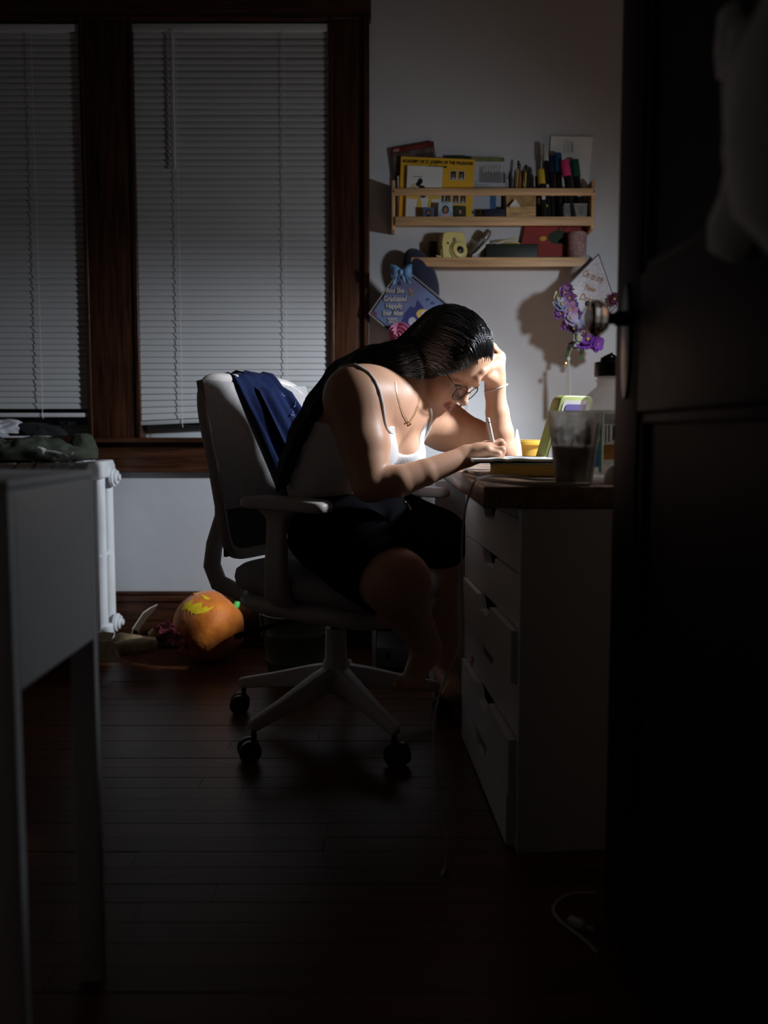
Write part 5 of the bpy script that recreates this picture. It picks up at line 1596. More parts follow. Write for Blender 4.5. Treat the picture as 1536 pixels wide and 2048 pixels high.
for x in (ux0 + .007, ux1 - .007):
    G().lathe([(.0001, 0), (.0035, 0), (.003, .001), (.0001, .0012)], 10, c=(x, SY - .0001, Zp(383)), axis=(0, -1, 0), cap=False).build('screw', m_steel, su)
sl = thing('wall_shelf', ((Xp(836) + Xp(1165)) / 2, WY - .05, Zp(540)), 'lower pine picture ledge carrying the yellow camera and the red card', 'shelf')
lx0, lx1 = Xp(822), Xp(1172)
LZ = Zp(515)
G().box2((lx0, SY, Zp(533)), (lx1, SY + .012, LZ + .001)).build('front_board', m_pine, sl, bevel=.0015)
G().box2((lx0, SY + .012, LZ - .016), (lx1, WY, LZ - .004)).build('shelf_board', m_pine, sl, bevel=.001)
G().box2((lx0, WY - .012, LZ - .016), (lx1, WY, LZ + .014)).build('back_board', m_pine, sl, bevel=.001)
LZ -= .004

def panel(name, px, Y, th, mat, label, cat, base_z=None, dy=0.0, group=None):
    """A card or sheet: outline corners at their pixels on plane Y, leaning back by dy at the top."""
    pts = pq(px, Y)
    zs = [p.z for p in pts]; z0, z1 = min(zs), max(zs)
    for p in pts:
        if base_z is not None and p.z < z0 + .02: p.z = max(base_z, min(p.z, base_z + .012)) if p.z > base_z + .012 else base_z + max(0, p.z - z0)
        p.y += dy * (p.z - z0) / max(.001, z1 - z0)
    o = G().prism(pts, (0, th, 0)).build(name, mat)
    return tag(o, label, cat, group)
Yb = WY - .006
# comic magazine, leaning
def lerp2(c, u, v):     # bilinear over TL, TR, BR, BL
    a = Vector(c[0]) * (1 - u) + Vector(c[1]) * u; b = Vector(c[3]) * (1 - u) + Vector(c[2]) * u
    return a * (1 - v) + b * v
mc = pq([(782, 297), (867, 282), (889, 428), (800, 434)], WY - .016)
mg = G().prism(mc, (0, .008, 0)).build('comic_magazine', M('comic_cover', (.055, .042, .035), .5, col2=(.20, .15, .12), var=.5, scale=24))
tag(mg, 'comic magazine with a dark red header leaning behind the yellow class picture', 'magazine')
def sub_on(c, u0, v0, u1, v1, name, mat, parent, off=.0006):
    q = [lerp2(c, u0, v0), lerp2(c, u1, v0), lerp2(c, u1, v1), lerp2(c, u0, v1)]
    nrm = (q[1] - q[0]).cross(q[3] - q[0]).normalized()
    if nrm.y > 0: nrm = -nrm
    q = [p + nrm * off for p in q]
    return G().prism(q, -nrm * (off * .8)).build(name, mat, parent)
sub_on(mc, 0, 0, 1, .075, 'header_band', M('comic_red', (.14, .022, .02), .5), mg)
sub_on(mc, .03, .012, .20, .063, 'logo_box', M('comic_red_bright', (.36, .05, .04), .5), mg, .0012)
a = lerp2(mc, .115, .058); xd = mc[1] - mc[0]; yd = mc[0] - mc[3]
text('MARVEL', 'lettering', M('comic_letter', (.55, .52, .48), .6), a + Vector((0, -.0022, 0)), xd, yd, .0125, mg, bold=.0003, width=.020)
text('ANNIVERSARY', 'lettering', M('comic_letter_dim', (.30, .06, .04), .6), lerp2(mc, .58, .06) + Vector((0, -.0018, 0)), xd, yd, .012, mg, bold=.0003, width=.085)
sub_on(mc, .05, .11, .5, .55, 'cover_figure', M('comic_shape_a', (.10, .07, .06), .5, col2=(.26, .2, .16), var=.6, scale=50), mg)
sub_on(mc, .55, .14, .95, .5, 'cover_figure', M('comic_shape_b', (.20, .12, .09), .5, col2=(.05, .05, .06), var=.5, scale=40), mg)
# white booklet pages seen at the left edge of the poster
panel('white_booklet', [(795, 352), (803, 350), (805, 433), (796, 433)], WY - .028, .010, m_paper, 'white booklet standing on the upper shelf behind the yellow class picture, only its edge showing', 'booklet', UZ)
# yellow class picture
cy4 = pq([(802, 313), (950, 319), (943, 433), (798, 433)], WY - .034)
cpn = G().prism(cy4, (0, .003, 0)).build('class_picture', M('school_yellow', (.80, .45, .025), .6))
tag(cpn, 'yellow school class picture with black heading on the upper shelf', 'picture')
xd, yd = cy4[1] - cy4[0], cy4[0] - cy4[3]
text('ACADEMY OF ST. JOSEPH OF THE PALISADES', 'heading', m_ink, lerp2(cy4, .5, .098) + Vector((0, -.001, 0)), xd, yd, .0155, cpn, bold=.0004, width=xd.length * .955)
text('MRS. PIETRI, TEACHER', 'subheading', m_ink, lerp2(cy4, .5, .165) + Vector((0, -.001, 0)), xd, yd, .0085, cpn, bold=.0004, width=xd.length * .25)
m_pd = M('photo_dark', (.03, .025, .03), .4)
m_skinp = M('photo_skin', (.30, .17, .11), .5)
m_phw = M('photo_border', (.62, .56, .42), .6)
for (u, v) in ((.72, .29), (.83, .29), (.52, .27), (.66, .70), (.77, .70), (.87, .70), (.57, .70)):
    f_ = sub_on(cy4, u - .043, v - .085, u + .043, v + .085, 'portrait_frame', m_phw, cpn, .0006)
    sub_on(cy4, u - .035, v - .07, u + .035, v + .07, 'portrait', m_pd, f_, .0010)
    sub_on(cy4, u - .013, v - .03, u + .013, v + .02, 'face', m_skinp, f_, .0014)
    sub_on(cy4, u - .022, v + .03, u + .022, v + .07, 'shirt', M('photo_white', (.4, .4, .4), .5), f_, .0014)
# greeting card with a small figure
gc4 = pq([(815, 331), (886, 334), (880, 433), (811, 433)], WY - .046)
gc = G().prism(gc4, (0, .002, 0)).build('greeting_card', m_paper)
tag(gc, 'white greeting card with a dark and yellow figure before the class picture', 'card')
def blob(c4, u, v, ru, rv, name, mat, par, off=.0009, n=18):
    pts = [lerp2(c4, u + ru * math.cos(2*math.pi*k/n), v + rv * math.sin(2*math.pi*k/n)) + Vector((0, -off, 0)) for k in range(n)]
    return G().prism(pts, (0, off * .8, 0)).build(name, mat, par)
m_yd = M('print_yellow', (.70, .50, .08), .6)
blob(gc4, .38, .30, .07, .06, 'printed_head', m_ink, gc); blob(gc4, .33, .36, .07, .05, 'printed_hair', m_ink, gc)
blob(gc4, .44, .47, .10, .09, 'printed_body', m_ink, gc); blob(gc4, .20, .40, .07, .05, 'printed_flower', M('print_pale_yellow', (.60, .54, .34), .6), gc)
blob(gc4, .48, .58, .09, .05, 'printed_waist', m_ink, gc, .0013)
for u in (.22, .80): blob(gc4, u, .62, .22, .035, 'printed_ribbon', m_yd, gc)
for u in (.38, .70): blob(gc4, u, .80, .07, .17, 'printed_skirt', m_yd, gc)
sub_on(gc4, .18, .205, .44, .215, 'printed_line', m_ink, gc)
# three small photos on the front
def photo(px, Y, bg, label, hair, top, cloth):
    c = pq(px, Y); dz = UZ + .0005 - min(p.z for p in c)
    for p in c: p.z += 0 if p.z > UZ + .03 else dz
    o = G().prism(c, (0, .0012, 0)).build('small_photo', bg); tag(o, label, 'photo', 'small photos along the upper shelf')
    blob(c, .5, .46, .25, .27, 'photo_hair', hair, o, .0006)
    blob(c, .5, .85, .30, .14, 'photo_clothes', cloth, o, .0008)
    blob(c, .5, .48, .15, .19, 'photo_face', m_skinp, o, .0011)
photo([(846, 414), (868, 415), (868, 433), (846, 433)], SY + .022, M('photo_bluegrey', (.10, .13, .22), .4), 'small portrait photo with a blue-grey ground, leaning on the greeting card', m_ink, 0, m_pd)
photo([(877, 405), (905, 405), (906, 433), (876, 433)], SY + .020, M('photo_sky', (.28, .45, .62), .4, col2=(.55, .68, .80), var=.3, scale=20), 'small photo of a person in pink on a pale blue ground', m_pd, 0, M('photo_pink', (.62, .42, .42), .5))
photo([(909, 411), (932, 412), (932, 433), (909, 433)], SY + .022, M('photo_leafy', (.02, .03, .02), .4, col2=(.06, .07, .04), var=.5, scale=60), 'small dark photo of a face among leaves, last before the blue pen pack', m_ink, 0, m_pd)
# dark green box top behind the poster
o = G().prism(rrect(0, 0, .085, .02, .005, 0), (0, 0, .215), None)
gb = G(Matrix.Translation((P(897, 330, WY - .025).x, WY - .028, UZ))).prism(rrect(0, 0, .082, .018, .006, 0), (0, 0, P(918, 312, WY - .025).z - UZ)).build('green_case', M('dark_green_plastic', (.02, .05, .03), .4), bevel=.003)
tag(gb, 'dark green case standing behind the class picture, only its top showing', 'case')
# leaflet, navy box, pen pack
lf4 = pq([(942, 364), (1012, 366), (1012, 433), (940, 433)], WY - .030)
lo_ = G().prism(lf4, (0, .006, 0)).build('leaflet', M('leaflet_grey', (.42, .45, .50), .6)); tag(lo_, 'pale grey leaflet with a blue picture standing beside the class picture', 'leaflet')
sub_on(lf4, .55, .38, .72, .95, 'printed_bottle', M('print_blue', (.04, .12, .26), .5), lo_); sub_on(lf4, .86, .30, .92, .95, 'printed_pen', M('print_navy', (.02, .05, .12), .5), lo_)
for k in range(4): sub_on(lf4, .06, .06 + .05 * k, .5 + .1 * (k % 2), .075 + .05 * k, 'printed_line', M('print_grey', (.15, .16, .18), .6), lo_)
for k in range(7): blob(lf4, .08 + .07 * k, .88 + .05 * math.sin(k * 3), .045, .05, 'printed_pebble', M('print_pebble%d' % (k % 2), (.6, .58, .52) if k % 2 else (.06, .06, .06), .6), lo_)
o = G().box2((Xp(971), SY + .018, UZ + .0005), (Xp(1012), SY + .036, Zp(415))).build('navy_box', M('navy_card', (.012, .016, .035), .6), bevel=.001)
tag(o, 'small dark navy box at the front of the upper shelf beside the wooden box', 'box')
pk_ = thing('pen_pack', (P(985, 350, WY - .016).x, WY - .018, UZ), 'clear plastic pack of navy pens with white tips on the upper shelf', 'pen pack')
c = pq([(944, 312), (1010, 313), (1012, 420), (944, 420)], WY - .022)
G().prism(c, (0, .0008, 0)).build('plastic_sleeve', M('thin_film', (.8, .8, .8), .12, alpha=.16), pk_)
sub_on(c, .02, .02, .98, .10, 'holographic_seal', M('foil', (.55, .58, .45), .2, metal=.7, col2=(.62, .72, .25), var=.4, scale=40), pk_)
for k in range(8):
    x = P(968 + 5.6 * k, 350, WY - .016).x
    zt_ = P(968, 333 - (k % 3), WY - .016).z
    p_ = G().tube([(x, WY - .016, UZ + .02), (x, WY - .016, zt_ - .022)], .0045, 8).build('pen', M('pen_navy', (.012, .02, .05), .35), pk_, smooth=True)
    G().tube([(x, WY - .016, zt_ - .022), (x, WY - .016, zt_ - .012), (x, WY - .016, zt_)], [.0042, .0042, .002], 8).build('pen_tip', M('pen_tip', (.6, .6, .6), .4), p_, smooth=True)
# wooden pen block with pens
o = thing('pen_block', (P(1040, 400, WY - .03).x, WY - .03, UZ), 'wooden block pen holder on the upper shelf behind the small wooden box', 'pen holder')
hx0, hx1, hz = P(1012, 420, WY - .05).x, P(1071, 420, WY - .05).x, P(1040, 378, WY - .05).z
g = G().box2((hx0, WY - .054, UZ), (hx1, WY - .048, hz)).box2((hx0, WY - .012, UZ), (hx1, WY - .006, hz)).box2((hx0, WY - .048, UZ), (hx0 + .006, WY - .012, hz)).box2((hx1 - .006, WY - .048, UZ), (hx1, WY - .012, hz)).box2((hx0, WY - .048, UZ), (hx1, WY - .012, UZ + .005))
g.build('holder_wall', M('block_wood', (.42, .25, .10), .6, var=.3, scale=30), o)
pens = [(1014, 346, 1017, 'white ballpoint', (.6, .6, .6), .0038), (1019, 341, 1021, 'black ballpoint', (.015, .015, .015), .004), (1025, 352, 1024, 'grey ballpoint', (.2, .2, .2), .0036), (1037, 322, 1030, 'yellow pencil with a dark eraser', (.62, .36, .06), .0042), (1041, 340, 1037, 'orange pencil', (.55, .2, .06), .004), (1044, 339, 1043, 'black pencil', (.02, .02, .02), .004), (1052, 330, 1047, 'short yellow pencil', (.70, .46, .08), .0042), (1056, 341, 1052, 'dark felt pen', (.03, .03, .04), .004)]
for i, (px, py, pb, nm, col, r_) in enumerate(pens):
    a = P(pb, 425, WY - .03 + .006 * (i % 3 - 1)); a.z = UZ + .006
    b = P(px, py, WY - .026 + .006 * (i % 3 - 1)); d = (b - a)
    place = ['leftmost in the wooden pen block', 'second from the left in the wooden pen block', 'third from the left in the wooden pen block', 'tallest in the wooden pen block', 'leaning beside the tallest pencil in the pen block', 'between the two yellow pencils in the pen block', 'toward the right of the wooden pen block', 'rightmost in the wooden pen block'][i]
    t = G().tube([a, a + d * .86], r_, 6).build('pencil' if 'pencil' in nm else 'pen', M('pen_col%d' % i, col, .45))
    tag(t, nm + ' ' + place, 'pencil' if 'pencil' in nm else 'pen', 'pens in the wooden pen block')
    if 'eraser' in nm or 'short' in nm:
        G().tube([a + d * .86, a + d * .92], r_ * 1.05, 8).build('ferrule', m_steel, t); G().tube([a + d * .92, b], r_ * .98, 8).build('eraser', m_black, t)
    else:
        G().tube([a + d * .86, a + d * .95, b], [r_, r_ * .8, r_ * .3], 8).build('tip', M('pen_endcol%d' % i, tuple(.7 * q for q in col), .4), t)
# small wooden box with a tissue
wbx = thing('wooden_box', (Xp(1043), SY + .03, UZ), 'small light wooden box at the front of the upper shelf with white paper in it', 'box')
bx0, bx1, bz1 = Xp(1014), Xp(1073), Zp(411)
m_bw = M('box_wood', (.55, .33, .14), .6, var=.4, scale=26, stretch=(1, 6, 6))
g = G()
y0, y1 = SY + .016, SY + .036
g.box2((bx0, y0, UZ + .0005), (bx1, y0 + .004, bz1)).box2((bx0, y1 - .004, UZ + .0005), (bx1, y1, bz1)).box2((bx0, y0 + .004, UZ + .0005), (bx0 + .004, y1 - .004, bz1)).box2((bx1 - .004, y0 + .004, UZ + .0005), (bx1, y1 - .004, bz1)).box2((bx0, y0, UZ + .0005), (bx1, y1, UZ + .004))
g.build('box_wall', m_bw, wbx)
c = [Vector((Xp(1020), y0 + .008, UZ + .005)), Vector((Xp(1041), y0 + .008, UZ + .005)), P(1040, 412, y0 + .008), P(1031, 398, y0 + .010), P(1020, 411, y0 + .008)]
o = G().prism(c, (0, .003, 0)).build('folded_paper', m_paper); tag(o, 'white paper corner standing in the small wooden box', 'paper')
# paint markers
def marker(px, py, pb, capcol, nm, Y, r=.0088, caplen=.046, tilt=0):
    b = P(px, py, Y); a = P(pb, 428, Y - .006); a.z = UZ + .001
    d = (b - a).normalized(); L_ = (b - a).length
    a = a + Vector((0, 0, r * abs(d.x) + .0005))
    t = thing('paint_marker', a, nm, 'marker', 'paint markers on the upper shelf')
    G().tube([a, a + d * (L_ - caplen)], r * .78, 14).build('barrel', M('marker_black', (.012, .012, .013), .35), t, smooth=True, sharp=50)
    G().tube([a + d * (L_ - caplen), b - d * .004, b - d * .001, b], [r, r, r * .9, r * .75], 14).build('marker_cap', M('cap_' + nm.split()[0], capcol, .45), t, smooth=True, sharp=50)
    q = a + d * L_ * .42 + Vector((0, -r * .78, 0))
    G().box(q, (r * .9, .0006, .022), rot=(0, -math.atan2(d.x, d.z) * -1, 0)).build('marker_label', M('marker_print', (.5, .5, .5), .5), t)
marker(1090, 289, 1098, (.55, .54, .52), 'white-capped paint marker, tallest at the left of the marker group', WY - .042, .0110, .062)
marker(1081, 339, 1090, (.62, .46, .04), 'yellow-capped paint marker, shortest at the left of the marker group', WY - .068, .0140, .056)
marker(1101, 313, 1106, (.012, .025, .06), 'navy-capped paint marker between the white and the blue one', WY - .027, .0130, .06)
marker(1115, 307, 1122, (.02, .085, .21), 'blue-capped paint marker in front of the paper envelope', WY - .034, .0150, .07)
marker(1129, 321, 1146, (.75, .06, .22), 'pink-capped paint marker leaning left in the marker group', WY - .062, .0165, .062)
marker(1148, 320, 1164, (.015, .10, .055), 'green-capped paint marker, rightmost and leaning left', WY - .036, .0165, .066)
marker(1075, 352, 1078, (.012, .012, .012), 'black-capped paint marker behind the yellow one', WY - .036, .010, .05)
mb = G().box2((P(1073, 420, WY - .03).x, WY - .013, UZ), (P(1168, 420, WY - .03).x, WY - .010, P(1100, 383, WY - .02).z)).build('marker_sleeve', M('black_card', (.01, .01, .012), .6))
tag(mb, 'black card sleeve standing behind the paint markers', 'sleeve')
o = thing('key_charm', P(1090, 425, SY + .018), 'yellow and red hook-shaped charm hanging in front of the black marker barrels', 'charm')
cc = P(1090, 412, SY + .018); pts = [cc + Vector((.008 * math.cos(a), 0, .008 * math.sin(a))) for a in [R(-30 + 24 * k) for k in range(11)]]
G().tube(pts, .0016, 6).build('hook', M('charm_yellow', (.75, .62, .05), .5), o, smooth=True)
G().box(cc + Vector((0, 0, -.013)), (.009, .003, .010)).build('tag', M('charm_red', (.35, .03, .03), .5), o)
G().box((cc.x - .002, cc.y, (cc.z + UZ) / 2 - .004), (.004, .003, cc.z - UZ - .012)).build('strap', m_black, o)
# envelope
ev4 = pq([(1102, 272), (1186, 274), (1179, 336), (1170, 425), (1100, 425)][:0] or [(1102, 272), (1186, 274), (1172, 430), (1092, 430)], WY - .008)
ev = G().prism(ev4, (0, .0015, 0)).build('paper_envelope', M('envelope_paper', (.86, .84, .80), .8)); tag(ev, 'white paper envelope with a small stamped mark leaning behind the markers', 'envelope')
st_ = G()
a_, b_, c_, d_ = lerp2(ev4, .33, .05), lerp2(ev4, .49, .05), lerp2(ev4, .50, .21), lerp2(ev4, .34, .21)
off = Vector((0, -.0008, 0))
st_.tube([a_ + off, b_ + off, c_ + off, d_ + off], .0006, 4, closed=True)
for k in range(6):
    p = lerp2(ev4, .37 + .02 * (k % 2), .075 + .022 * k) + off; st_.tube([p, lerp2(ev4, .46, .075 + .022 * k) + off], .0007, 4)
st_.build('stamp_outline', m_ink, ev)
p0, p1 = lerp2(ev4, .53, .075) + off, lerp2(ev4, .535, .20) + off
st2 = G(); st2.tube([p0, p1], .0012, 4).build('stamp_bar', m_ink, ev)
# clear box of beige bits
cb_ = thing('clear_box', (Xp(1154), SY + .03, UZ), 'clear plastic box holding beige bits at the right end of the upper shelf', 'box')
bx0, bx1, bz1 = Xp(1130), Xp(1177), Zp(404)
G().box2((bx0, SY + .018, UZ + .0006), (bx1, SY + .048, bz1)).build('box_wall', M('clear_box_plastic', (.60, .60, .57), .15, alpha=.30), cb_, bevel=.003)
G().box2((bx0 - .001, SY + .017, bz1 - .005), (bx1 + .001, SY + .049, bz1 + .001)).build('box_lid', M('clear_lid_plastic', (.32, .33, .31), .3, alpha=.55), cb_, bevel=.002)
g = G(); rr = random.Random(11)
for k in range(90):
    q = (rr.uniform(bx0 + .004, bx1 - .004), rr.uniform(SY + .021, SY + .044), UZ + .003 + rr.uniform(0, .012) * (1 - .3 * rr.random()))
    g.box(q, (.006, .003, .0025), rot=(rr.random() * 3, rr.random() * 3, rr.random() * 3))
o = g.build('beige_bits', M('beige_bits', (.55, .47, .30), .7), cb_); o['kind'] = 'stuff'

# ------------------------------------------------------------------ lower shelf things
o = G().box2((Xp(857, WY - .03), WY - .035, LZ + .0005), (Xp(874, WY - .03), WY - .022, P(865, 483, WY - .03).z)).build('dark_box', M('dark_box', (.03, .028, .028), .5), bevel=.001)
tag(o, 'small dark box on the lower ledge just left of the yellow camera', 'box')
m_cream = M('pale_yellow_plastic', (.70, .60, .22), .4)
km = thing('instant_camera', (P(903, 500, SY + .03).x, SY + .04, LZ), 'pale yellow instant camera with a round lens on the lower ledge', 'camera')
ca_ = P(905, 488, SY + .045)
KM = Matrix.Translation((ca_.x, SY + .048, LZ)) @ Matrix.Rotation(R(24), 4, 'Z') @ Matrix.Rotation(R(-6), 4, 'X')
hw = .050; hk = P(905, 463, SY + .04).z - LZ
g = G(KM)
pts = [(-hw, 0, .004), (-hw + .006, 0, 0), (hw - .006, 0, 0), (hw, 0, .008), (hw + .001, 0, hk * .6), (hw - .006, 0, hk - .010), (hw - .014, 0, hk), (-hw + .020, 0, hk - .004), (-hw + .006, 0, hk - .012), (-hw - .002, 0, hk * .55)]
g.prism([(x, -.022, z) for x, y, z in pts], (0, .036, 0)).build('camera_body', m_cream, km, bevel=.006, seg=3)
g = G(KM); g.lathe([(.036, 0), (.036, .006), (.031, .010), (.030, .016), (.026, .019), (.016, .0195), (.014, .016), (.001, .016)], 32, c=(.014, -.021, .034), axis=(0, -1, 0), cap=False).build('lens_ring', m_cream, km, smooth=True, sharp=35)
G(KM).lathe([(.0135, 0), (.010, .003), (.001, .004)], 24, c=(.014, -.0372, .034), axis=(0, -1, 0), cap=False).build('lens', m_black, km, smooth=True)
G(KM).prism([(x, -.0235, z) for x, y, z in [(.000 + .007 * math.cos(2*math.pi*k/16), 0, hk * .66 + .012 * math.sin(2*math.pi*k/16)) for k in range(16)]], (0, .003, 0)).build('viewfinder', M('viewfinder_grey', (.16, .18, .14), .2), km)
G(KM).box((-.028, -.0225, hk * .55), (.007, .002, .007)).build('sensor', m_black, km)
G(KM).box((.008, -.008, hk - .001), (.058, .005, .003)).build('film_slot', m_black, km)
for k in range(3): G(KM).lathe([(.0015, 0), (.001, .001)], 8, c=(.027 + .004 * (k % 2), -.0222, hk * .60 + .004 * k), axis=(0, -1, 0)).build('button', M('cam_btn', (.25, .22, .1), .5), km)
G().tube(smooth_path([KM @ Vector((-hw, -.01, .04)), KM @ Vector((-hw - .008, -.02, .02)), KM @ Vector((-hw - .012, -.03, .0045)), KM @ Vector((-hw - .035, -.034, .003))], 5), .002, 6).build('strap', m_cream, km, smooth=True)
# bulb-shaped bottle lying tilted
bb = thing('bulb_bottle', (P(957, 505, SY + .05).x, SY + .05, LZ), 'clear bulb-shaped bottle with grey cap leaning on the lower ledge beside the camera', 'bottle')
a = P(949, 500, SY + .055); a.z = LZ + .026
b = P(978, 462, SY + .055); d = (b - a).normalized(); L_ = (b - a).length
G().lathe([(.001, -.024), (.016, -.018), (.024, 0), (.022, .014), (.012, L_ * .62), (.010, L_ * .7), (.009, L_ * .7), (.011, L_ * .6), (.020, .013), (.022, 0), (.014, -.017), (.001, -.022)], 28, c=a, axis=d, cap=False).build('bulb', M('smoky_glass', (.40, .36, .35), .06, alpha=.35), bb, smooth=True)
G().lathe([(.001, L_ * .66), (.0135, L_ * .66), (.014, L_ * .9), (.010, L_ + .002), (.001, L_ + .003)], 20, c=a, axis=d, cap=False).build('bulb_cap', M('cap_grey_brown', (.20, .17, .15), .35, metal=.4), bb, smooth=True, sharp=40)
G().lathe([(.001, -.02), (.014, -.015), (.019, 0), (.016, .014), (.001, .016)], 20, c=a, axis=d, cap=False).build('bulb_contents', M('maroon_liquid', (.10, .03, .035), .3), bb, smooth=True)
o = G().tube([P(945, 514, SY + .022), P(960, 500, SY + .022), P(977, 482, SY + .026)], [.006, .0062, .0068], 8, flat=.6).box(P(950, 512, SY + .024), (.020, .014, .008), rot=(0, .4, 0)).build('white_clip', M('clip_white', (.55, .54, .53), .5), smooth=True)
o.location.z += max(0, LZ + .001 - min((o.matrix_basis @ v.co).z for v in o.data.vertices)) if False else 0
tag(o, 'slim white plastic clip leaning in front of the bulb bottle', 'clip')
dc = G().box2((Xp(971, SY + .03), SY + .018, LZ + .0005), (Xp(1076, SY + .03), SY + .062, P(1020, 489, SY + .03).z)).build('dark_case', M('black_green_case', (.014, .022, .016), .55), bevel=.004)
tag(dc, 'long black-green case lying on the lower ledge under the yellow disc', 'case')
dz_ = P(1020, 489, SY + .03).z + .0008
yd_ = G().lathe([(.001, 0), (.034, 0), (.036, .002), (.030, .006), (.001, .009)], 30, c=(P(1022, 488, SY + .04).x, SY + .042, dz_), cap=False).build('yellow_disc', M('disc_yellow', (.72, .60, .22), .5), smooth=True, sharp=30)
tag(yd_, 'pale yellow shallow disc lying on the long dark case', 'disc')
a = P(986, 496, SY + .024); b = P(1000, 486, SY + .028); c = P(1033, 478, SY + .03)
st3 = G().tube(smooth_path([P(984, 487, SY + .045) + Vector((0, 0, .003)), P(1008, 480, SY + .04), P(1035, 477, SY + .03), b + Vector((0, 0, .004)), a], 5), [.0026] * 21, 6, flat=.5).build('elastic_strap', M('strap_yellow', (.55, .47, .26), .7), smooth=True)
tag(st3, 'thin pale strap crossing over the yellow disc on the dark case', 'strap')
# red card with dark drawing
rc4 = pq([(1052, 442), (1176, 440), (1172, 513), (1038, 513)], WY - .020)
wav = []
for k in range(13):
    u = k / 12; wav.append(lerp2(rc4, u, -.02 * math.sin(u * 14) - .05 * math.exp(-((u - .55) / .12) ** 2)))
rc = G().prism(wav + [rc4[2], rc4[3]], (0, .002, 0)).build('red_card', M('red_paper', (.28, .035, .03), .75, var=.1)); tag(rc, 'red paper card with a dark green creature drawn on it, on the lower ledge', 'card')
m_dg = M('drawn_green', (.018, .035, .016), .7)
blob(rc4, .55, .46, .16, .19, 'drawn_body', m_dg, rc); blob(rc4, .74, .58, .18, .13, 'drawn_tail', m_dg, rc); blob(rc4, .32, .50, .055, .07, 'drawn_head', M('drawn_yellow', (.55, .32, .03), .7), rc)
tl = G(); tl.tube(smooth_path([lerp2(rc4, u, v) + Vector((0, -.001, 0)) for u, v in ((.52, .34), (.56, .20), (.64, .14), (.66, .20), (.60, .24))], 5), .0022, 5); tl.tube([lerp2(rc4, .68, .66) + Vector((0, -.001, 0)), lerp2(rc4, .74, .86) + Vector((0, -.001, 0))], .002, 5); tl.build('drawn_limbs', m_dg, rc)
# twine spool
sx = P(1154, 500, SY + .045).x; sh = P(1154, 466, SY + .04).z - LZ
sp = thing('twine_spool', (sx, SY + .045, LZ), 'spool of pink and white twine at the right end of the lower ledge', 'spool')
g = G()
for k in range(20):
    z = .004 + (sh - .008) * (k + .5) / 20
    g.lathe([(.030, z - .0021), (.0335, z - .0014), (.0345, z), (.0335, z + .0014), (.030, z + .0021)], 30, c=(sx, SY + .045, LZ), cap=False)
g.build('twine', M('twine_pink', (.52, .20, .22), .9, col2=(.62, .48, .46), var=.4, scale=160, bump=.5, bscale=400), sp, smooth=True)
G().lathe([(.012, 0), (.0325, 0), (.0325, .003), (.028, .004), (.028, sh - .004), (.0325, sh - .003), (.0325, sh), (.012, sh), (.012, 0)], 30, c=(sx, SY + .045, LZ), cap=False).build('core', M('core_card', (.35, .28, .25), .8), sp)

# ------------------------------------------------------------------ graduation caps hung from the lower shelf
def board(c4, nm, mat, edge, par, th=.006):
    n_ = (c4[1] - c4[0]).cross(c4[3] - c4[0]).normalized()
    if n_.y > 0: n_ = -n_
    b = G().prism(c4, -n_ * th).build(nm, mat, par, bevel=.001)
    return n_, b
# left cap
LT, LR_, LL = P(804, 533, 2.930), P(908, 619, 2.900), P(738, 627, 3.005)
LB = LR_ + LL - LT
c4 = [LT, LR_, LB, LL]
gcap = thing('graduation_cap', (LT + LB) / 2 + Vector((0, .05, -.1)), 'lavender-blue decorated graduation cap with a blue bow hanging left of the lower ledge', 'graduation cap')
m_lav = M('lavender_print', (.22, .24, .44), .45, col2=(.20, .30, .52), var=.25, scale=7)
nL, bL = board(c4, 'mortarboard', M('board_navy', (.02, .025, .07), .6), None, gcap)
ins = [lerp2(c4, .035, .035), lerp2(c4, .965, .035), lerp2(c4, .965, .965), lerp2(c4, .035, .965)]
G().prism([p + nL * .0012 for p in ins], -nL * .001).build('printed_cover', m_lav, bL)
g = G()
for i in range(4): g.tube([c4[i] + nL * .001, c4[(i+1) % 4] + nL * .001], .0028, 6)
g.build('edge_trim', M('trim_silver', (.36, .34, .33), .35, metal=.3), bL)
xdL, ydL = (P(820, 626, 2.95) - P(760, 628, 2.95)), Vector((0, 0, 1))
def ray_plane(px, py, p0, n):
    o_ = Vector((0, 0, HC)); d = P(px, py, 1.0) - o_
    return o_ + d * ((p0 - o_).dot(n) / d.dot(n))
xin = (ray_plane(820, 600, LT, nL) - ray_plane(760, 600, LT, nL)).normalized()
yin = (ray_plane(790, 560, LT, nL) - ray_plane(790, 600, LT, nL)).normalized()
m_let = M('letter_silver', (.58, .56, .55), .4)
m_lsh = M('letter_navy', (.03, .035, .09), .6)
for s_, px, py, sz, wd in (('And She', 791, 586, .027, 38), ('Graduated', 791, 602.5, .027, 47), ('Happily', 789, 616.5, .026, 34), ('Ever After', 787, 631, .026, 42), ('2025', 786, 646, .025, 20)):
    a = ray_plane(px, py, LT, nL)
    text(s_, 'lettering', m_lsh, a + nL * .0022 + Vector((.0015, 0, -.0015)), xin, yin, sz, bL, bold=.0016, width=wd / 535 * 1.03)
    text(s_, 'lettering', m_let, a + nL * .0032, xin, yin, sz, bL, bold=.0006, width=wd / 535)
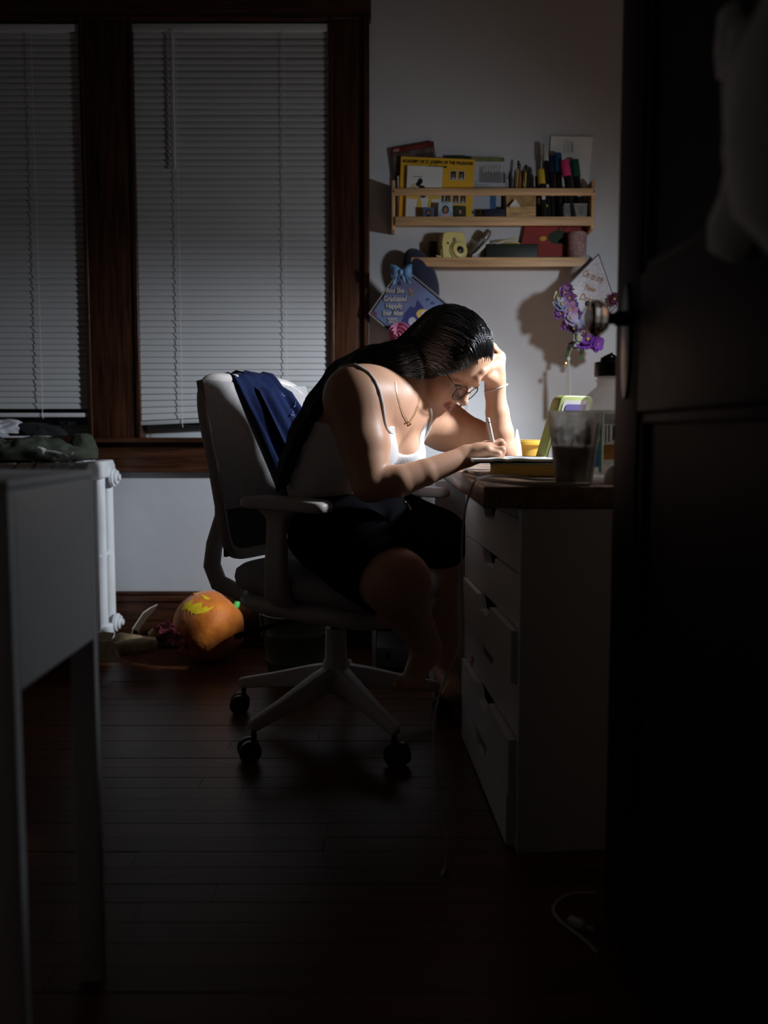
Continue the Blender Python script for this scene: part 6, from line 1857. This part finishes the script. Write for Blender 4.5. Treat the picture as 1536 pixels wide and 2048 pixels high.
# plain printed shapes
def inplane(pts, nm, mat, n_, p0, par, off=.002):
    return G().prism([ray_plane(x, y, p0, n_) + n_ * off for x, y in pts], -n_ * .0008).build(nm, mat, par)
inplane([(802, 648), (812, 625), (822, 612), (830, 616), (836, 600), (845, 612), (852, 622), (846, 640), (836, 652), (812, 662)], 'printed_hills', M('print_indigo', (.05, .06, .20), .5), nL, LT, bL)
inplane([(846 + 13 * math.cos(k * .5), 628 + 10 * math.sin(k * .5)) for k in range(12)], 'printed_circle', M('print_gold_yellow', (.72, .50, .12), .5), nL, LT, bL, .0026)
inplane([(848 + 7 * math.cos(k * .5), 627 + 5 * math.sin(k * .5)) for k in range(12)], 'printed_disc', M('print_pale', (.6, .56, .6), .5), nL, LT, bL, .0032)
inplane([(825 + 8 * math.cos(k * .5), 643 + 9 * math.sin(k * .5)) for k in range(12)], 'printed_disc', M('print_grey_pale', (.45, .46, .52), .5), nL, LT, bL, .0026)
inplane([(819, 586), (828, 584), (827, 590), (823, 592), (820, 590)], 'foil_sticker', M('foil_bright', (.75, .75, .35), .15, metal=.6, col2=(.5, .7, .3), var=.4, scale=90), nL, LT, bL, .0026)
inplane([(817, 577), (822, 578), (826, 583), (820, 583)], 'pink_sticker', M('sticker_pink', (.60, .22, .22), .4), nL, LT, bL, .0026)
sq_ = G()
for (x, y) in ((856, 598), (866, 605), (878, 622)):
    sq_.tube([ray_plane(x + (4 - .35 * k) * math.cos(k * .9), y + (4 - .35 * k) * math.sin(k * .9), LT, nL) + nL * .0022 for k in range(10)], .0008, 4)
sq_.build('printed_swirls', M('print_deep_blue', (.05, .09, .28), .5), bL)
inplane([(748 + 7 * math.cos(k * .7), 628 + 6 * math.sin(k * .7)) for k in range(9)], 'corner_sticker', M('sticker_plum', (.16, .09, .13), .4), nL, LT, bL, .0024)
# navy crown of the cap behind the board
cr = (P(842, 552, 2.985))
axis = Vector((-.28, -.30, -.30)).normalized()
G().ell(P(842, 556, 3.000), (.058, .044, .115), 24, 14, rot=(0, R(-22), 0)).build('cap_crown', M('cap_navy', (.012, .016, .045), .85, sheen=.3), gcap, smooth=True)
# bow
m_bow = M('bow_blue', (.16, .32, .56), .55, bump=.2, bscale=60)
bo = ray_plane(805, 544, LT, nL) + nL * .012
def lobe_bow(sg):
    def fn(u, v):
        a = (u - .5) * math.pi * 1.0
        r_ = .036 * math.sin(v * math.pi * .5) if False else .040 * v
        h = (.006 + .014 * math.sin(v * math.pi * .62)) 
        return bo + xin * sg * r_ + yin * (h * (u * 2 - 1) * 1.15 + .004 * v) + nL * (.011 * math.sin(u * math.pi) * math.sin(min(1, v * 1.1) * math.pi * .9) + .002 * math.sin(u * 9))
    return fn
bw_ = G()
for sg in (-1, 1): bw_.sheet(lobe_bow(sg), 12, 10, .003)
bwo = bw_.build('bow', m_bow, gcap, smooth=True, sharp=70)
G().ell(bo + nL * .006, (.008, .008, .011), 12, 8).build('knot', m_bow, bwo, smooth=True)
for sg in (-1, 1):
    G().sheet(lambda u, v: bo + xin * sg * (.006 + .022 * v + .010 * (u - .5) * (1 + v)) + yin * (-.008 - .034 * v + (.006 * abs(u - .5) * 2 if v > .99 else 0)) + nL * (.003 + .003 * math.sin(u * 6 + v * 4)), 6, 8, .0015).build('bow_tail', m_bow, bwo, smooth=True)
# pink rose on the lower edge
rose = thing('paper_rose', ray_plane(803, 664, LT, nL) + Vector((0, 0, -.04)), None, None) if False else None
rc_ = ray_plane(803, 668, LT, nL) + nL * .015
m_rose = M('rose_pink', (.62, .22, .36), .6, var=.15, scale=40)
g = G()
for L_ in range(4):
    for k in range(4 + L_):
        an = 2 * math.pi * k / (4 + L_) + L_ * .7
        rr_ = .006 + .0095 * L_
        def fn(u, v, an=an, rr_=rr_, L_=L_):
            a = an + (u - .5) * 1.7
            rad_ = rr_ * (.75 + .55 * v)
            return rc_ + xin * rad_ * math.cos(a) + yin * rad_ * math.sin(a) + nL * (.022 - .006 * L_ - .020 * (1 - v) + .003 * math.sin(u * math.pi))
        g.sheet(fn, 6, 4, .0012)
g.ell(rc_, (.02, .012, .02), 12, 8)
g.build('rose', m_rose, gcap, smooth=True, sharp=70)

# right cap
RT, RR_, RL = P(1197, 508, 2.945), P(1226, 592, 2.965), P(1129, 577, 2.915)
RB = RR_ + RL - RT
RB = RT + (RR_ - RT) * 1.0 + (RL - RT) * 1.0
c4r = [RT, RR_ + (RR_ - RT) * .25, RB + (RR_ - RT) * .25, RL]
rcap = thing('graduation_cap', (RT + RB) / 2 + Vector((0, .05, -.1)), 'white glittery graduation cap with purple flowers hanging right of the lower ledge', 'graduation cap')
m_glit = M('glitter_lilac', (.46, .43, .47), .4, col2=(.56, .53, .57), var=.2, scale=120)
nR, bR = board(c4r, 'mortarboard', m_glit, None, rcap)
g = G()
for i in range(4): g.tube([c4r[i], c4r[(i+1) % 4]], .0024, 6)
g.build('edge_trim', M('trim_plum', (.12, .09, .12), .6), bR)
g = G()
for (a, b) in ((lerp2(c4r, .03, .03), lerp2(c4r, .97, .03)), (lerp2(c4r, .03, .03), lerp2(c4r, .03, .97))):
    for k in range(34): g.ell(a + (b - a) * (k / 33) + nR * .0015, .0017, 6, 4)
rr = random.Random(3)
for k in range(40): g.ell(lerp2(c4r, rr.uniform(.08, .95), rr.uniform(.08, .95)) + nR * .001, .0009, 5, 4)
o = g.build('rhinestones', M('rhinestone', (.85, .85, .85), .15), bR, smooth=True); o['kind'] = 'stuff'
xr = (ray_plane(1200, 570, RT, nR) - ray_plane(1160, 556, RT, nR)).normalized()
yr = (ray_plane(1183, 540, RT, nR) - ray_plane(1178, 580, RT, nR)).normalized()
m_gl = M('gold_letter', (.26, .125, .02), .4, metal=.2)
for s_, px, py, sz, wd in (('On to my', 1184, 559, .036, 44), ('New', 1178, 582, .032, 24), ('Dream', 1176, 605, .036, 40)):
    text(s_, 'lettering', m_gl, ray_plane(px, py, RT, nR) + nR * .0012, xr, yr, sz, bR, shear=.28, bold=.0004, width=wd / 520)
G().ell(P(1163, 551, 3.0), (.048, .040, .078), 22, 12, rot=(0, R(14), 0)).build('cap_crown', M('cap_cream', (.42, .39, .36), .85, sheen=.3), rcap, smooth=True)
# silk flowers along its lower left edge
fl_ = [((1131, 579), 11, 'violet_dark', (.16, .035, .16), 9), ((1122, 586), 12, 'violet', (.30, .16, .40), 6), ((1133, 596), 12, 'violet_mid', (.26, .11, .30), 6), ((1112, 599), 12, 'cream', (.62, .60, .38), 7),
       ((1118, 612), 15, 'sky_lilac', (.36, .42, .66), 6), ((1132, 620), 14, 'lilac_pink', (.52, .28, .48), 6), ((1142, 612), 11, 'indigo', (.14, .09, .34), 6), ((1116, 630), 11, 'purple', (.28, .10, .40), 6), ((1134, 638), 15, 'pale_lilac', (.50, .46, .66), 6), ((1128, 648), 12, 'purple', (.28, .10, .40), 6),
       ((1148, 628), 10, 'indigo', (.14, .09, .34), 6), ((1139, 660), 12, 'plum', (.05, .018, .08), 9), ((1152, 652), 12, 'sky_lilac', (.36, .42, .66), 6), ((1162, 662), 12, 'magenta_plum', (.16, .05, .15), 9), ((1148, 676), 11, 'pale_green', (.48, .52, .44), 6), ((1172, 682), 20, 'bright_violet', (.27, .07, .50), 7), ((1186, 688), 16, 'bright_violet', (.27, .07, .50), 6),
       ((1221, 598), 12, 'wine', (.11, .02, .06), 10)]
m_cent = M('petal_centre', (.65, .48, .12), .6)
for i, ((px, py), rp, nm, col, npet) in enumerate(fl_):
    p = ray_plane(px, py, RT, nR) + nR * (.010 + .004 * (i % 3))
    flower(p, rp / 520 * 1.15, nR + Vector((.4 * math.sin(i * 2.4), 0, .4 * math.cos(i * 1.7))), npet, M('petal_' + nm, col, .7, var=.12, scale=60), m_cent, 'flower', rcap, cup=.30, wid=.75 if npet < 8 else .45, layers=2, seed=i)
g = G()
for (x0, y0, x1, y1, x2, y2) in ((1146, 688, 1138, 700, 1134, 716), (1158, 692, 1164, 702, 1160, 720)):
    pts = smooth_path([P(x0, y0, 2.95), P(x1, y1, 2.95), P(x2, y2, 2.955)], 6); g.tube(pts, .0016, 5)
    for k, p in enumerate(pts):
        for s in (-1, 1):
            q = p + Vector((s * .010, -.002, .004)); g.add([p, (p + q) / 2 + Vector((0, 0, .004)), q, (p + q) / 2 - Vector((0, 0, .002))], [(0, 1, 2, 3)])
g.build('fern_sprig', M('fern_green', (.07, .16, .05), .7), rcap)
g = G()
for k in range(9):
    an = k * .7; c = ray_plane(1150 + 10 * math.cos(an), 690 + 6 * math.sin(an), RT, nR); g.ell(c, (.010, .003, .006), 6, 4, rot=(an, .3, an))
g.build('leaf_cluster', M('leaf_deep', (.03, .05, .04), .7), rcap)
# button, cord and tassel
tq = ray_plane(1174, 608, RT, nR) + nR * .003
G().ell(tq, (.009, .005, .011), 12, 8).build('button', m_black, rcap, smooth=True)
te = P(1137, 716, 2.93)
G().tube(smooth_path([tq, P(1160, 645, 2.925), te], 6), .0014, 6).build('tassel_cord', M('cord_cream', (.6, .55, .47), .7), rcap, smooth=True)
tz = G()
rr = random.Random(8)
for k in range(46):
    a = rr.uniform(0, 6.28); q = rr.uniform(.001, .0065)
    p0 = te + Vector((.5 * q * math.cos(a), .5 * q * math.sin(a), -.006)); p2 = P(1136, 800, 2.935) + Vector((q * 1.5 * math.cos(a), q * math.sin(a), rr.uniform(-.006, .006)))
    tz.tube([p0, (p0 + p2) / 2 + Vector((q * .3 * math.cos(a), 0, 0)), p2], .0009, 4)
tz.build('tassel', M('tassel_white', (.66, .66, .66), .8), rcap)
G().lathe([(.001, -.010), (.006, -.009), (.007, -.004), (.005, .004), (.001, .005)], 14, c=te, cap=False).build('tassel_knot', M('tassel_white', (.66, .66, .66), .8), rcap, smooth=True)
G().ell(P(1131, 728, 2.925), (.007, .002, .009), 12, 8).build('year_charm', m_gold, rcap, smooth=True)
